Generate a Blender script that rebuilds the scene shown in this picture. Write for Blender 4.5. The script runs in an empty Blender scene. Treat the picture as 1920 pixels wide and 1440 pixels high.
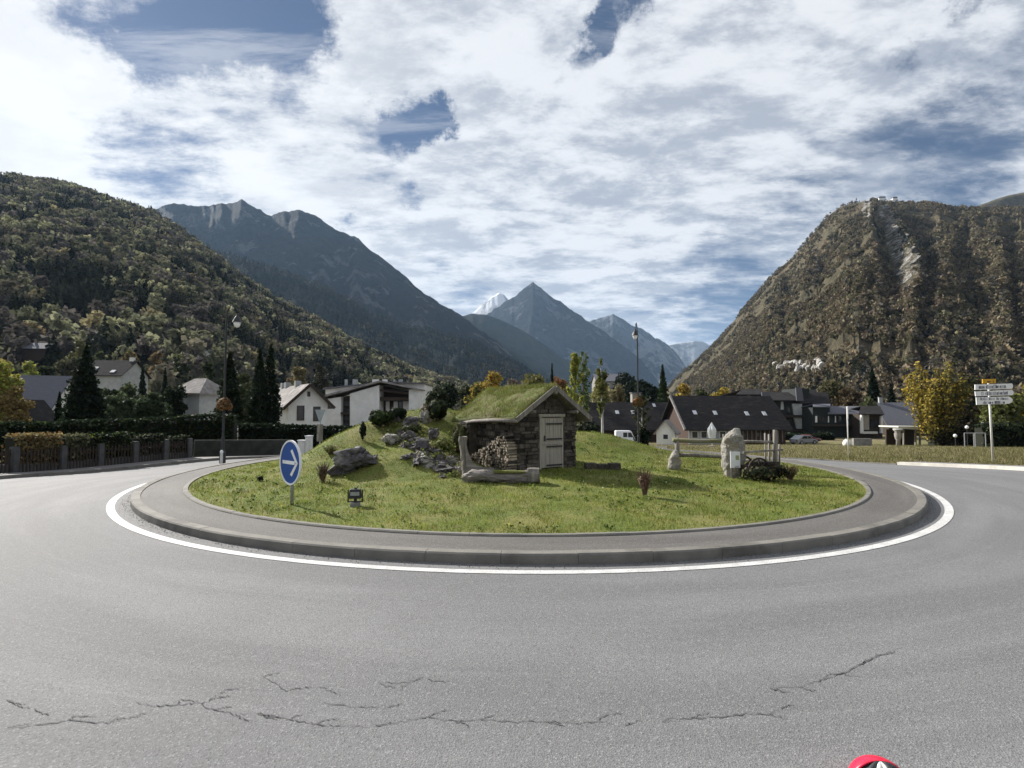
import bpy, math, random
import numpy as np
from mathutils import Vector, Matrix, noise as mnoise
R = math.radians
sc = bpy.context.scene
COL = sc.collection
random.seed(7); rng = np.random.default_rng(7)

# ------------------------------------------------------------------ camera
F = 960.0; PITCH = math.atan(50/960.0); HC = 2.0
cam_d = bpy.data.cameras.new('camera'); cam = bpy.data.objects.new('camera', cam_d); COL.objects.link(cam)
cam.location = (0, 0, HC); cam.rotation_euler = (math.pi/2+PITCH, 0, 0)
cam_d.sensor_width = 36; cam_d.lens = 36*F/1920; cam_d.clip_start = .05; cam_d.clip_end = 30000
sc.camera = cam

def ray(px, py):
    a = (px-960)/F; b = (720-py)/F
    return np.array([a, math.cos(PITCH)-b*math.sin(PITCH), math.sin(PITCH)+b*math.cos(PITCH)])
def P(px, py, Y):
    r = ray(px, py); k = Y/r[1]
    return Vector((r[0]*k, Y, HC+r[2]*k))

# ------------------------------------------------------------------ sun, sky, exposure
SUN_AZ, SUN_EL = -50.0, 31.0
sun_d = bpy.data.lights.new('sun', 'SUN'); sun = bpy.data.objects.new('sun', sun_d); COL.objects.link(sun)
sun_d.energy = 5.0; sun_d.angle = R(.8); sun_d.color = (1, .95, .88)
sv = Vector((math.sin(R(SUN_AZ))*math.cos(R(SUN_EL)), math.cos(R(SUN_AZ))*math.cos(R(SUN_EL)), math.sin(R(SUN_EL))))
sun.rotation_euler = sv.to_track_quat('Z', 'Y').to_euler()
sc.view_settings.view_transform = 'Standard'; sc.view_settings.look = 'None'
sc.view_settings.exposure = 1.03; sc.view_settings.gamma = 1
try:
    sc.cycles.use_denoising = True; sc.cycles.max_bounces = 6; sc.cycles.volume_bounces = 0
    sc.cycles.transparent_max_bounces = 6; sc.cycles.sample_clamp_indirect = 6
except Exception: pass

class NT:
    def __init__(s, tree): s.t = tree; s.n = tree.nodes; s.l = tree.links
    def new(s, ty, **kw):
        n = s.n.new(ty)
        for k, v in kw.items(): setattr(n, k, v)
        return n
    def put(s, sock, v):
        if isinstance(v, bpy.types.NodeSocket): s.l.new(v, sock)
        elif v is not None: sock.default_value = v
    def math(s, op, a, b=None, c=None, clamp=False):
        n = s.new('ShaderNodeMath', operation=op, use_clamp=clamp); s.put(n.inputs[0], a)
        if b is not None: s.put(n.inputs[1], b)
        if c is not None: s.put(n.inputs[2], c)
        return n.outputs[0]
    def vmath(s, op, a, b=None, out=0):
        n = s.new('ShaderNodeVectorMath', operation=op); s.put(n.inputs[0], a)
        if b is not None: s.put(n.inputs[3 if op == 'SCALE' else 1], b)
        return n.outputs[out]
    def noise(s, vec, scale, detail=4, rough=.5, dist=0, out=0):
        n = s.new('ShaderNodeTexNoise'); s.put(n.inputs['Vector'], vec); s.put(n.inputs['Scale'], scale)
        n.inputs['Detail'].default_value = detail; n.inputs['Roughness'].default_value = rough
        n.inputs['Distortion'].default_value = dist
        return n.outputs[out]
    def mapr(s, v, a, b, c=0., d=1., smooth=True):
        n = s.new('ShaderNodeMapRange'); n.interpolation_type = 'SMOOTHSTEP' if smooth else 'LINEAR'
        s.put(n.inputs[0], v)
        for i, q in enumerate((a, b, c, d)): s.put(n.inputs[i+1], q)
        return n.outputs[0]
    def mix(s, f, a, b, ty='MIX'):
        n = s.new('ShaderNodeMix', data_type='RGBA', blend_type=ty)
        s.put(n.inputs[0], f)
        for i, q in ((6, a), (7, b)):
            if isinstance(q, (tuple, list)): q = tuple(q)+((1,) if len(q) == 3 else ())
            s.put(n.inputs[i], q)
        return n.outputs[2]
    def mapping(s, vec, scale=(1, 1, 1), rot=(0, 0, 0), loc=(0, 0, 0)):
        n = s.new('ShaderNodeMapping'); s.put(n.inputs[0], vec)
        n.inputs['Scale'].default_value = scale; n.inputs['Rotation'].default_value = rot; n.inputs['Location'].default_value = loc
        return n.outputs[0]

W = bpy.data.worlds.new("World"); sc.world = W; W.use_nodes = True
W.node_tree.nodes.clear(); w = NT(W.node_tree)
sky = w.new('ShaderNodeTexSky', sky_type='NISHITA'); sky.sun_disc = False
sky.sun_elevation = R(SUN_EL); sky.sun_rotation = R(SUN_AZ % 360); sky.altitude = 900; sky.dust_density = .3; sky.ozone_density = 2.5
tc = w.new('ShaderNodeTexCoord').outputs['Generated']
sx = w.new('ShaderNodeSeparateXYZ'); w.put(sx.inputs[0], tc)
zz = w.math('ADD', w.math('MAXIMUM', sx.outputs[2], 0.0), .16)
cx_ = w.math('DIVIDE', sx.outputs[0], zz); cy_ = w.math('DIVIDE', sx.outputs[1], zz)
cb = w.new('ShaderNodeCombineXYZ'); w.put(cb.inputs[0], cx_); w.put(cb.inputs[1], cy_)
pv = cb.outputs[0]
n1 = w.noise(pv, 1.15, 12, .60, .12)
n2 = w.noise(w.mapping(pv, (1.3, 5.0, 1), (0, 0, R(-28))), 1.0, 9, .62, .15)
n3 = w.noise(w.mapping(pv, (1, 1.7, 1), (0, 0, R(-28))), 4.5, 12, .66, .1)
nw = w.noise(tc, 5.5, 10, .68, 0, out=1)
wd = w.vmath('ADD', tc, w.vmath('SCALE', w.vmath('SUBTRACT', nw, (.5, .5, .5)), .20))
cov = w.math('ADD', w.math('MULTIPLY', n1, .36), w.math('MULTIPLY', n2, .34))
cov = w.math('ADD', cov, w.math('MULTIPLY', n3, .30))
cov = w.math('ADD', w.mapr(cov, .34, .60, .15, 1.35, False), w.math('MULTIPLY', w.math('SUBTRACT', n3, .5), 1.7))
for (hx, hy, hr, hk) in ((285, 315, .11, 1.25), (150, 0, .07, .6), (390, -10, .15, .95), (250, 20, .08, .6), (480, 30, .09, .8), (560, 20, .06, 1.0), (330, 95, .07, .8), (210, 95, .05, .5), (800, 240, .045, 1.25),
                         (700, 245, .07, .7), (560, 180, .05, .6), (1100, 95, .045, 1.3), (1130, 60, .03, 1.0), (1160, 35, .035, 1.0), (1215, 5, .03, 1.4), (740, 225, .05, 1.0), (830, 225, .03, 1.2), (1870, 290, .12, .42), (1790, 330, .09, .35), (1790, 0, .03, 1.0),
                         (1400, 520, .14, .55), (1550, 330, .10, .4), (1670, 120, .03, .7), (860, 530, .05, .7), (770, 370, .03, .9), (940, 385, .03, .8), (640, 400, .03, .8),
                         (1350, 590, .12, .5), (450, 230, .06, .5), (1060, 155, .02, .8), (890, 125, .02, .7)):
    d = ray(hx, hy); d = d/np.linalg.norm(d)
    dist = w.vmath('DISTANCE', wd, tuple(d), out=1)
    cov = w.math('SUBTRACT', cov, w.mapr(dist, hr*1.45, hr*.10, 0., hk*1.12))
for (hx, hy, hr, hk) in ((110, 210, .28, .9), (430, 150, .10, .5), (980, 330, .35, .5), (1300, 180, .35, .5), (640, 80, .15, .5)):
    d = ray(hx, hy); d = d/np.linalg.norm(d)
    dist = w.vmath('DISTANCE', wd, tuple(d), out=1)
    cov = w.math('ADD', cov, w.mapr(dist, hr*1.2, hr*.2, 0., hk))
covm = w.mapr(cov, -.30, .90, 0., 1.)
veil = w.mapr(w.noise(w.mapping(pv, (1.5, 7.0, 1), (0, 0, R(-55))), 1.3, 10, .66, .3), .45, .68, 0., .42)
covm = w.math('MAXIMUM', covm, veil)
shade = w.math('ADD', w.math('MULTIPLY', w.noise(w.mapping(pv, (1, 1.5, 1), (0, 0, .5)), 2.3, 12, .66, .15), .7), w.math('MULTIPLY', n3, .3))
shade2 = w.math('MULTIPLY', w.mapr(shade, .42, .56, 0., 1.), w.mapr(cov, .3, 1.3, .55, 1.))
cloud = w.mix(shade2, (2.15, 2.3, 2.6), (4.2, 4.25, 4.35))
dsun = ray(110, 190); dsun = dsun/np.linalg.norm(dsun)
near = w.mapr(w.vmath('DISTANCE', tc, tuple(dsun), out=1), .75, .0, 0., 1.)
cloud = w.mix(w.math('MULTIPLY', near, .8), cloud, (5.1, 5.05, 4.95))
skyc = w.mix(1.0, sky.outputs[0], (.215, .22, .245), 'MULTIPLY')
skyf = w.mix(covm, skyc, cloud)
bg = w.new('ShaderNodeBackground'); w.put(bg.inputs[0], skyf); bg.inputs[1].default_value = .1
wo = w.new('ShaderNodeOutputWorld'); w.l.new(bg.outputs[0], wo.inputs[0])

# ------------------------------------------------------------------ helpers
def ss(a, b, x):
    t = np.clip((np.asarray(x, float)-a)/(b-a), 0, 1); return t*t*(3-2*t)

def hashn(ix, iy, seed):
    h = (ix.astype(np.int64)*374761393+iy.astype(np.int64)*668265263+seed*982451653) & 0x7fffffff
    h = ((h ^ (h >> 13))*1274126177) & 0x7fffffff
    return ((h ^ (h >> 16)) & 0xffff)/65535.0
def vnoise(x, y, seed=0):
    x = np.asarray(x, float); y = np.asarray(y, float)
    ix = np.floor(x); iy = np.floor(y); fx = x-ix; fy = y-iy
    fx = fx*fx*(3-2*fx); fy = fy*fy*(3-2*fy)
    a = hashn(ix, iy, seed); b = hashn(ix+1, iy, seed); c = hashn(ix, iy+1, seed); d = hashn(ix+1, iy+1, seed)
    return (a*(1-fx)+b*fx)*(1-fy)+(c*(1-fx)+d*fx)*fy
def fbm(x, y, seed=0, octv=5, gain=.5, ridged=False):
    s = 0; a = 1; tot = 0
    for o in range(octv):
        n = vnoise(x*2**o+o*17.3, y*2**o-o*9.1, seed+o)
        if ridged: n = 1-abs(2*n-1)
        s = s+a*n; tot += a; a *= gain
    return s/tot

def setp(o, label=None, cat=None, group=None, kind=None):
    if label: o['label'] = label
    if cat: o['category'] = cat
    if group: o['group'] = group
    if kind: o['kind'] = kind
    return o
def link(name, me, parent=None):
    o = bpy.data.objects.new(name, me); COL.objects.link(o)
    if parent is not None: o.parent = parent
    return o
def empty(name, loc, rz=0, label=None, cat=None, group=None):
    o = link(name, None); o.location = loc; o.rotation_euler = (0, 0, rz); o.empty_display_size = .2
    return setp(o, label, cat, group)
def arr_mesh(name, V, Fc, mat, parent=None, col=None, smooth=False):
    V = np.asarray(V, np.float32).reshape(-1, 3); Fc = np.asarray(Fc, np.int32); k = Fc.shape[1]
    me = bpy.data.meshes.new(name); me.vertices.add(len(V)); me.vertices.foreach_set('co', V.ravel())
    me.loops.add(Fc.size); me.loops.foreach_set('vertex_index', Fc.ravel())
    me.polygons.add(len(Fc)); me.polygons.foreach_set('loop_start', np.arange(0, Fc.size, k, dtype=np.int32))
    me.polygons.foreach_set('use_smooth', np.full(len(Fc), smooth, dtype=bool))
    me.update(calc_edges=True)
    if col is not None:
        at_ = me.color_attributes.new('Col', 'FLOAT_COLOR', 'POINT')
        c = np.ones((len(V), 4), np.float32); c[:, :3] = col; at_.data.foreach_set('color', c.ravel())
    me.materials.append(mat)
    return link(name, me, parent)

class MB:
    def __init__(s): s.v = []; s.f = []
    def add(s, vs, fs):
        b = len(s.v); s.v += [tuple(q) for q in vs]; s.f += [tuple(b+i for i in q) for q in fs]; return s
    def box(s, c, d, rz=0, M=None, taper=1.0):
        x, y, z = d[0]/2, d[1]/2, d[2]/2
        vs = [(-x, -y, -z), (x, -y, -z), (x, y, -z), (-x, y, -z), (-x*taper, -y*taper, z), (x*taper, -y*taper, z), (x*taper, y*taper, z), (-x*taper, y*taper, z)]
        cr, sr = math.cos(rz), math.sin(rz)
        if M is None: vs = [(c[0]+a*cr-b*sr, c[1]+a*sr+b*cr, c[2]+q) for a, b, q in vs]
        else: vs = [M @ Vector(q)+Vector(c) for q in vs]
        return s.add(vs, [(0, 3, 2, 1), (4, 5, 6, 7), (0, 1, 5, 4), (1, 2, 6, 5), (2, 3, 7, 6), (3, 0, 4, 7)])
    def bar(s, p0, p1, wd, th, up=(0, 0, 1)):
        p0 = Vector(p0); p1 = Vector(p1); d = (p1-p0); L = d.length; d.normalize()
        u = Vector(up); side = d.cross(u)
        if side.length < 1e-4: side = d.cross(Vector((1, 0, 0)))
        side.normalize(); u = side.cross(d)
        vs = []
        for q in (p0, p1):
            for a, b in ((-1, -1), (1, -1), (1, 1), (-1, 1)): vs.append(q+side*a*wd/2+u*b*th/2)
        return s.add(vs, [(0, 1, 2, 3), (7, 6, 5, 4), (0, 4, 5, 1), (1, 5, 6, 2), (2, 6, 7, 3), (3, 7, 4, 0)])
    def tube(s, pts, rs, n=8, cap=True, jit=0):
        pts = [Vector(p) for p in pts]
        if not isinstance(rs, (list, tuple)): rs = [rs]*len(pts)
        vs = []; m = len(pts)
        ref = Vector((0, 0, 1)); 
        d0 = (pts[-1]-pts[0]).normalized()
        if abs(d0.z) > .9: ref = Vector((1, 0, 0))
        for i, p in enumerate(pts):
            d = (pts[min(i+1, m-1)]-pts[max(i-1, 0)]).normalized()
            a = d.cross(ref).normalized(); b = d.cross(a)
            for k in range(n):
                t = 2*math.pi*k/n; r = rs[i]*(1+random.uniform(-jit, jit))
                vs.append(p+a*math.cos(t)*r+b*math.sin(t)*r)
        fs = [(i*n+k, i*n+(k+1) % n, (i+1)*n+(k+1) % n, (i+1)*n+k) for i in range(m-1) for k in range(n)]
        if cap: fs += [tuple(range(n-1, -1, -1)), tuple((m-1)*n+k for k in range(n))]
        return s.add(vs, fs)
    def lathe(s, c, prof, n=12):
        vs = []; m = len(prof)
        for r, z in prof:
            for k in range(n): t = 2*math.pi*k/n; vs.append((c[0]+r*math.cos(t), c[1]+r*math.sin(t), c[2]+z))
        fs = [(i*n+k, i*n+(k+1) % n, (i+1)*n+(k+1) % n, (i+1)*n+k) for i in range(m-1) for k in range(n)]
        fs += [tuple(range(n-1, -1, -1)), tuple((m-1)*n+k for k in range(n))]
        return s.add(vs, fs)
    def prism(s, poly, y0, y1):     # poly in xz, extruded in y
        n = len(poly); vs = [(a, y0, b) for a, b in poly]+[(a, y1, b) for a, b in poly]
        return s.add(vs, [tuple(range(n)), tuple(range(2*n-1, n-1, -1))]+[(i, i+n, (i+1) % n+n, (i+1) % n) for i in range(n)])
    def build(s, name, mat, parent=None, smooth=False, bevel=0):
        me = bpy.data.meshes.new(name); me.from_pydata(s.v, [], s.f); me.update(); me.materials.append(mat)
        if smooth: me.polygons.foreach_set('use_smooth', [True]*len(me.polygons))
        o = link(name, me, parent)
        if bevel:
            b = o.modifiers.new('bevel', 'BEVEL'); b.width = bevel; b.segments = 2; b.limit_method = 'ANGLE'
        return o

def mat(name, c1, c2=None, scale=8, rough=.8, bump=.3, bscale=40, detail=6, stretch=(1, 1, 1), c3=None, spec=.3, metal=0, bdist=.02, streak=None):
    m = bpy.data.materials.new(name); m.use_nodes = True; t = NT(m.node_tree)
    b = t.n['Principled BSDF']; v = t.new('ShaderNodeTexCoord').outputs['Object']
    v = t.mapping(v, stretch)
    c2 = c2 or tuple(q*.7 for q in c1)
    f = t.mapr(t.noise(v, scale, detail, .6), .32, .68)
    c = t.mix(f, c1, c2)
    if c3: c = t.mix(t.mapr(t.noise(t.mapping(v, (1, 1, 1), (0, 0, 0), (5, 3, 1)), scale*.35, 5, .6), .5, .68), c, c3)
    t.put(b.inputs['Base Color'], c)
    b.inputs['Roughness'].default_value = rough; b.inputs['Specular IOR Level'].default_value = spec; b.inputs['Metallic'].default_value = metal
    if bump:
        bn = t.new('ShaderNodeBump'); bn.inputs['Strength'].default_value = bump; bn.inputs['Distance'].default_value = bdist
        t.put(bn.inputs['Height'], t.noise(v, bscale, 6, .65)); t.l.new(bn.outputs[0], b.inputs['Normal'])
    return m
def foliage(name, trans=.35, rough=.7, spec=.12):
    m = bpy.data.materials.new(name); m.use_nodes = True; t = NT(m.node_tree); t.n.clear()
    a = t.new('ShaderNodeAttribute'); a.attribute_name = 'Col'
    v = t.new('ShaderNodeTexCoord').outputs['Object']
    c = t.mix(t.mapr(t.noise(v, 1.7, 3), .3, .7), a.outputs['Color'], t.mix(1., a.outputs['Color'], (.62, .62, .58), 'MULTIPLY'))
    d = t.new('ShaderNodeBsdfPrincipled'); t.put(d.inputs['Base Color'], c); d.inputs['Roughness'].default_value = rough; d.inputs['Specular IOR Level'].default_value = spec
    tr = t.new('ShaderNodeBsdfTranslucent'); t.put(tr.inputs[0], c)
    mx = t.new('ShaderNodeMixShader'); mx.inputs[0].default_value = trans
    t.l.new(d.outputs[0], mx.inputs[1]); t.l.new(tr.outputs[0], mx.inputs[2])
    o = t.new('ShaderNodeOutputMaterial'); t.l.new(mx.outputs[0], o.inputs[0]); return m

# ------------------------------------------------------------------ terrain heights
CX, CY = .36, 17.4
RG, RK = 9.56, 10.62                 # lawn radius, kerb radius
def road_z(x, y):
    x = np.asarray(x, float); y = np.asarray(y, float)
    z = -.55*ss(14, 27, y)-.25*ss(8, 18, -x)*(1-ss(20, 27, y))
    return z-np.clip((y-27)*.05, 0, 2.65)
HX, HY, HROT = 0, 0, R(35)
def mound(x, y):
    x = np.asarray(x, float); y = np.asarray(y, float)
    r = np.hypot(x-CX, y-CY); e = 1-ss(6.2, 9.4, r)
    g = lambda cx, cy, sx_, sy_: np.exp(-((x-cx)/sx_)**2-((y-cy)/sy_)**2)
    m = .18*(1-ss(2, 9.4, r))
    m = m+e*(1.50*g(-3.6, 18.4, 2.4, 2.4)+.75*g(-1.0, 19.4, 2.2, 2.2)+.85*g(3.0, 20.2, 2.6, 2.2)+.55*g(-5.6, 16.8, 1.6, 1.8)+.42*g(-3.0, 14.6, 1.5, 1.2)+.40*g(HX-3.2, HY+1.2, .95, 1.0)+.22*g(HX-2.6, HY+3.2, 1.4, 1.2))
    m = m+.05*(fbm(x*1.1, y*1.1, 3, 3)-.5)*(1-ss(8.5, 9.5, r))
    # level floor cut for the hut
    c, s_ = math.cos(HROT), math.sin(HROT)
    lx = (x-HX)*c+(y-HY)*s_; ly = -(x-HX)*s_+(y-HY)*c
    k = (1-ss(1.15, 1.75, abs(lx)))*(1-ss(2.5, 3.1, ly))*ss(-1.2, -.2, ly)
    return .12+m*(1-k)+k*.20
def H(x, y):
    r = np.hypot(np.asarray(x)-CX, np.asarray(y)-CY)
    return np.where(r < RG, mound(x, y), np.where(r < RK, .13, road_z(x, y)))
def at(px, py, tmax=400):
    r = ray(px, py); t = 2.0; st = .05
    while t < tmax:
        x, y, z = r[0]*t, r[1]*t, HC+r[2]*t
        if z <= float(H(x, y)):
            lo, hi = t-st, t
            for _ in range(14):
                t = (lo+hi)/2
                if HC+r[2]*t <= float(H(r[0]*t, r[1]*t)): hi = t
                else: lo = t
            x, y = r[0]*t, r[1]*t; break
        t += st; st = min(st*1.01, .5)
    return Vector((x, y, float(H(x, y))))
# hut footprint
HF = 1.05
_c = P(973, 882, 14.2)
HX = _c.x+HF*math.cos(HROT); HY = _c.y+HF*math.sin(HROT)

# ------------------------------------------------------------------ ground materials
def asphalt_mat(name, base, dark, speck, polar=True):
    m = bpy.data.materials.new(name); m.use_nodes = True; t = NT(m.node_tree); b = t.n['Principled BSDF']
    g = t.new('ShaderNodeNewGeometry').outputs['Position']
    rel = t.vmath('SUBTRACT', g, (CX, CY, 0)); s = t.new('ShaderNodeSeparateXYZ'); t.put(s.inputs[0], rel)
    rr = t.math('SQRT', t.math('ADD', t.math('POWER', s.outputs[0], 2), t.math('POWER', s.outputs[1], 2)))
    an = t.math('ARCTAN2', s.outputs[1], s.outputs[0])
    cbn = t.new('ShaderNodeCombineXYZ'); t.put(cbn.inputs[0], t.math('MULTIPLY', rr, 1.4)); t.put(cbn.inputs[1], t.math('MULTIPLY', an, 2.2))
    lanes = t.mapr(t.noise(cbn.outputs[0], .9, 5, .55), .35, .65)
    patch = t.mapr(t.noise(g, .35, 6, .6, .5), .35, .65)
    c = t.mix(lanes, base, dark)
    c = t.mix(t.math('MULTIPLY', patch, .45), c, dark)
    big = t.mapr(t.noise(g, .12, 4, .6), .40, .60); c = t.mix(t.math('MULTIPLY', big, .35), c, tuple(q*.70 for q in base))
    st = t.mapr(t.noise(t.mapping(cbn.outputs[0], (6, .6, 1)), 1.0, 6, .7), .55, .70); c = t.mix(t.math('MULTIPLY', st, .25), c, tuple(q*1.25 for q in base))
    sp_ = t.mapr(t.noise(g, 1.1, 7, .75), .62, .74); c = t.mix(t.math('MULTIPLY', sp_, .45), c, tuple(q*.55 for q in base))
    gr = t.noise(g, 55, 3, .7); gr2 = t.noise(g, 170, 2, .8)
    vor = t.new('ShaderNodeTexVoronoi'); t.put(vor.inputs['Vector'], g); vor.inputs['Scale'].default_value = 100
    cc = t.new('ShaderNodeSeparateXYZ'); t.put(cc.inputs[0], vor.outputs['Color'])
    c = t.mix(t.math('MULTIPLY', t.mapr(gr, .42, .62), .30), c, tuple(q*.55 for q in base))
    c = t.mix(t.math('MULTIPLY', t.mapr(cc.outputs[0], .80, .97), .33), c, speck)
    c = t.mix(t.math('MULTIPLY', t.mapr(cc.outputs[1], .80, .97), .50), c, tuple(q*.3 for q in base))
    t.put(b.inputs['Base Color'], c); b.inputs['Roughness'].default_value = .82; b.inputs['Specular IOR Level'].default_value = .2
    bn = t.new('ShaderNodeBump'); bn.inputs['Strength'].default_value = .55; bn.inputs['Distance'].default_value = .006
    t.put(bn.inputs['Height'], t.math('ADD', t.math('MULTIPLY', vor.outputs[0], 1.), gr)); t.l.new(bn.outputs[0], b.inputs['Normal']); return m
M = {}
M['asphalt'] = asphalt_mat('asphalt', (.188, .189, .192), (.138, .139, .142), (.36, .36, .362))
M['apron'] = asphalt_mat('apron', (.150, .143, .135), (.088, .083, .078), (.30, .29, .275))
M['pave'] = asphalt_mat('pavement', (.20, .19, .185), (.15, .145, .14), (.34, .33, .32))
M['stonekerb'] = mat('stonekerb', (.19, .18, .16), (.145, .14, .125), 3, .85, .4, 60, c3=(.10, .095, .085))
M['palekerb'] = mat('palekerb', (.55, .53, .48), (.42, .40, .36), 3, .85, .3, 60)
def line_mat():
    m = mat('white_paint', (.58, .58, .57), (.44, .44, .43), 4, .65, .3, 90, c3=(.50, .49, .47))
    t = NT(m.node_tree); b = t.n['Principled BSDF']; g = t.new('ShaderNodeNewGeometry').outputs['Position']
    src = b.inputs['Base Color'].links[0].from_socket
    wear = t.mapr(t.noise(g, 38, 5, .75), .54, .62)
    t.put(b.inputs['Base Color'], t.mix(t.math('MULTIPLY', wear, .8), src, (.25, .25, .255))); return m
M['line'] = line_mat()
def grass_ground():
    m = bpy.data.materials.new('lawn'); m.use_nodes = True; t = NT(m.node_tree); b = t.n['Principled BSDF']
    g = t.new('ShaderNodeNewGeometry').outputs['Position']
    c = t.mix(t.mapr(t.noise(g, .9, 6, .65, .4), .35, .65), (.115, .150, .030), (.20, .19, .06))
    c = t.mix(t.math('MULTIPLY', t.mapr(t.noise(g, 2.3, 6, .7), .52, .70), .6), c, (.17, .145, .075))
    c = t.mix(t.mapr(t.noise(g, 26, 4, .7), .45, .7), c, (.045, .07, .015))
    t.put(b.inputs['Base Color'], c); b.inputs['Roughness'].default_value = .9; b.inputs['Specular IOR Level'].default_value = .15
    bn = t.new('ShaderNodeBump'); bn.inputs['Strength'].default_value = .8; bn.inputs['Distance'].default_value = .06
    t.put(bn.inputs['Height'], t.noise(g, 16, 6, .7)); t.l.new(bn.outputs[0], b.inputs['Normal']); return m
M['lawn'] = grass_ground()
def field_mat():
    m = bpy.data.materials.new('field'); m.use_nodes = True; t = NT(m.node_tree); b = t.n['Principled BSDF']
    g = t.new('ShaderNodeNewGeometry').outputs['Position']
    c = t.mix(t.mapr(t.noise(g, .22, 7, .65, .6), .38, .62), (.155, .150, .065), (.20, .165, .105))
    c = t.mix(t.math('MULTIPLY', t.mapr(t.noise(t.mapping(g, (1, .4, 1)), 1.3, 6, .7), .5, .68), .7), c, (.075, .085, .03))
    c = t.mix(t.math('MULTIPLY', t.mapr(t.noise(g, 5, 5, .7), .5, .7), .5), c, (.10, .08, .045))
    t.put(b.inputs['Base Color'], c); b.inputs['Roughness'].default_value = .95; b.inputs['Specular IOR Level'].default_value = .1
    bn = t.new('ShaderNodeBump'); bn.inputs['Strength'].default_value = .9; bn.inputs['Distance'].default_value = .12
    t.put(bn.inputs['Height'], t.noise(g, 6, 6, .7)); t.l.new(bn.outputs[0], b.inputs['Normal']); return m
M['field'] = field_mat()

# ------------------------------------------------------------------ ground, road, roundabout
def axis(lo, hi, f0, f1, st, k=1.25):
    a = list(np.arange(f0, f1+.001, st)); s = st
    while a[-1] < hi: s *= k; a.append(a[-1]+s)
    s = st
    while a[0] > lo: s *= k; a.insert(0, a[0]-s)
    return np.array(a)
gx = axis(-8000, 8000, -60, 60, 1.5); gy = axis(-350, 10000, -10, 130, 1.5)
X, Y = np.meshgrid(gx, gy); r_ = np.hypot(X-CX, Y-CY)
Z = road_z(X, Y)-.02-.15*(1-ss(18.3, 18.9, r_))
def gridF(nx, ny):
    i = np.arange(nx-1)[None, :]+np.arange(ny-1)[:, None]*nx
    return np.stack([i, i+1, i+1+nx, i+nx], -1).reshape(-1, 4)
g = arr_mesh('ground', np.stack([X, Y, Z], -1), gridF(len(gx), len(gy)), M['field'], smooth=True); g['kind'] = 'structure'

def ring(name, rs, zf, m, a0=0, a1=360, n=240, smooth=True, close=None):
    full = abs(a1-a0) >= 360
    A = np.radians(np.linspace(a0, a1, n+1)); rs = np.array(rs, float)
    AA, RR = np.meshgrid(A, rs); x = CX+RR*np.cos(AA); y = CY+RR*np.sin(AA)
    z = np.array([zf(x[i], y[i], i) for i in range(len(rs))])
    o = arr_mesh(name, np.stack([x, y, z], -1), gridF(n+1, len(rs))[:, ::-1], m, smooth=smooth); o['kind'] = 'structure'; return o
ring('road', np.linspace(10.5, 18.1, 24), lambda x, y, i: road_z(x, y), M['asphalt'], n=360)
ring('road_marking', (10.88, 11.02), lambda x, y, i: road_z(x, y)+.006, M['line'], n=360)
# apron of the roundabout
ring('roundabout_apron', (9.62, 10.1, 10.48), lambda x, y, i: .118+.0*x, M['apron'], n=240)
# kerb stones
def kerb_ring(name, r0, r1, ztop, zbot, m, a0, a1, seg, gap=.0025, lip=.02):
    b = MB(); n = max(1, int(R(a1-a0)*r1/seg))
    for i in range(n):
        A0 = R(a0+(a1-a0)*i/n)+gap/r1; A1 = R(a0+(a1-a0)*(i+1)/n)-gap/r1
        k = max(2, int((A1-A0)*r1/.35)); dz = random.uniform(-.004, .004)
        prof = []
        for j in range(k+1):
            a = A0+(A1-A0)*j/k; ca, sa = math.cos(a), math.sin(a)
            zt = ztop(CX+r1*ca, CY+r1*sa)+dz; zb = zbot(CX+r1*ca, CY+r1*sa)
            prof.append([(CX+q*ca, CY+q*sa, z) for q, z in ((r0, zb), (r0, zt), (r1-lip, zt), (r1, zt-lip), (r1+.005, zb))])
        vs = [p for row in prof for p in row]; fs = []
        for j in range(k):
            for q in range(4): fs.append((j*5+q, j*5+q+1, (j+1)*5+q+1, (j+1)*5+q))
        fs += [(0, 1, 2, 3, 4), tuple(k*5+q for q in (4, 3, 2, 1, 0))]
        b.add(vs, fs)
    o = b.build(name, m); o['kind'] = 'structure'; return o
kerb_ring('kerb', 10.45, 10.62, lambda x, y: .135, lambda x, y: float(road_z(x, y))-.05, M['stonekerb'], 0, 360, 1.0)
kerb_ring('kerb_edging', 9.55, 9.65, lambda x, y: .150, lambda x, y: .05, M['stonekerb'], 0, 360, .8)
def grit():
    g = np.random.default_rng(21); n = 2600; r = 10.63+np.abs(g.normal(0, .09, n)); a = g.uniform(2.6, 6.8, n); x = CX+r*np.cos(a); y = CY+r*np.sin(a)
    q = g.uniform(.003, .011, n); an = g.uniform(0, 6.28, n); V = []
    for k in range(3): V.append(np.stack([x+q*np.cos(an+2.1*k), y+q*np.sin(an+2.1*k), road_z(x, y)+.005], -1))
    V.append(np.stack([x, y, road_z(x, y)+.006+q], -1)); V = np.stack(V, 1).reshape(-1, 3); b_ = np.arange(n)[:, None]*4
    Fc = np.concatenate([b_+np.array([[0, 1, 3]]), b_+np.array([[1, 2, 3]]), b_+np.array([[2, 0, 3]])])
    o = arr_mesh('gutter_grit', V, Fc, mat('grit', (.20, .18, .15), (.08, .07, .055), 30, .95, 0)); setp(o, 'grit and crumbs of dirt gathered along the foot of the island kerb', 'grit', kind='stuff')
grit()
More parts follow.
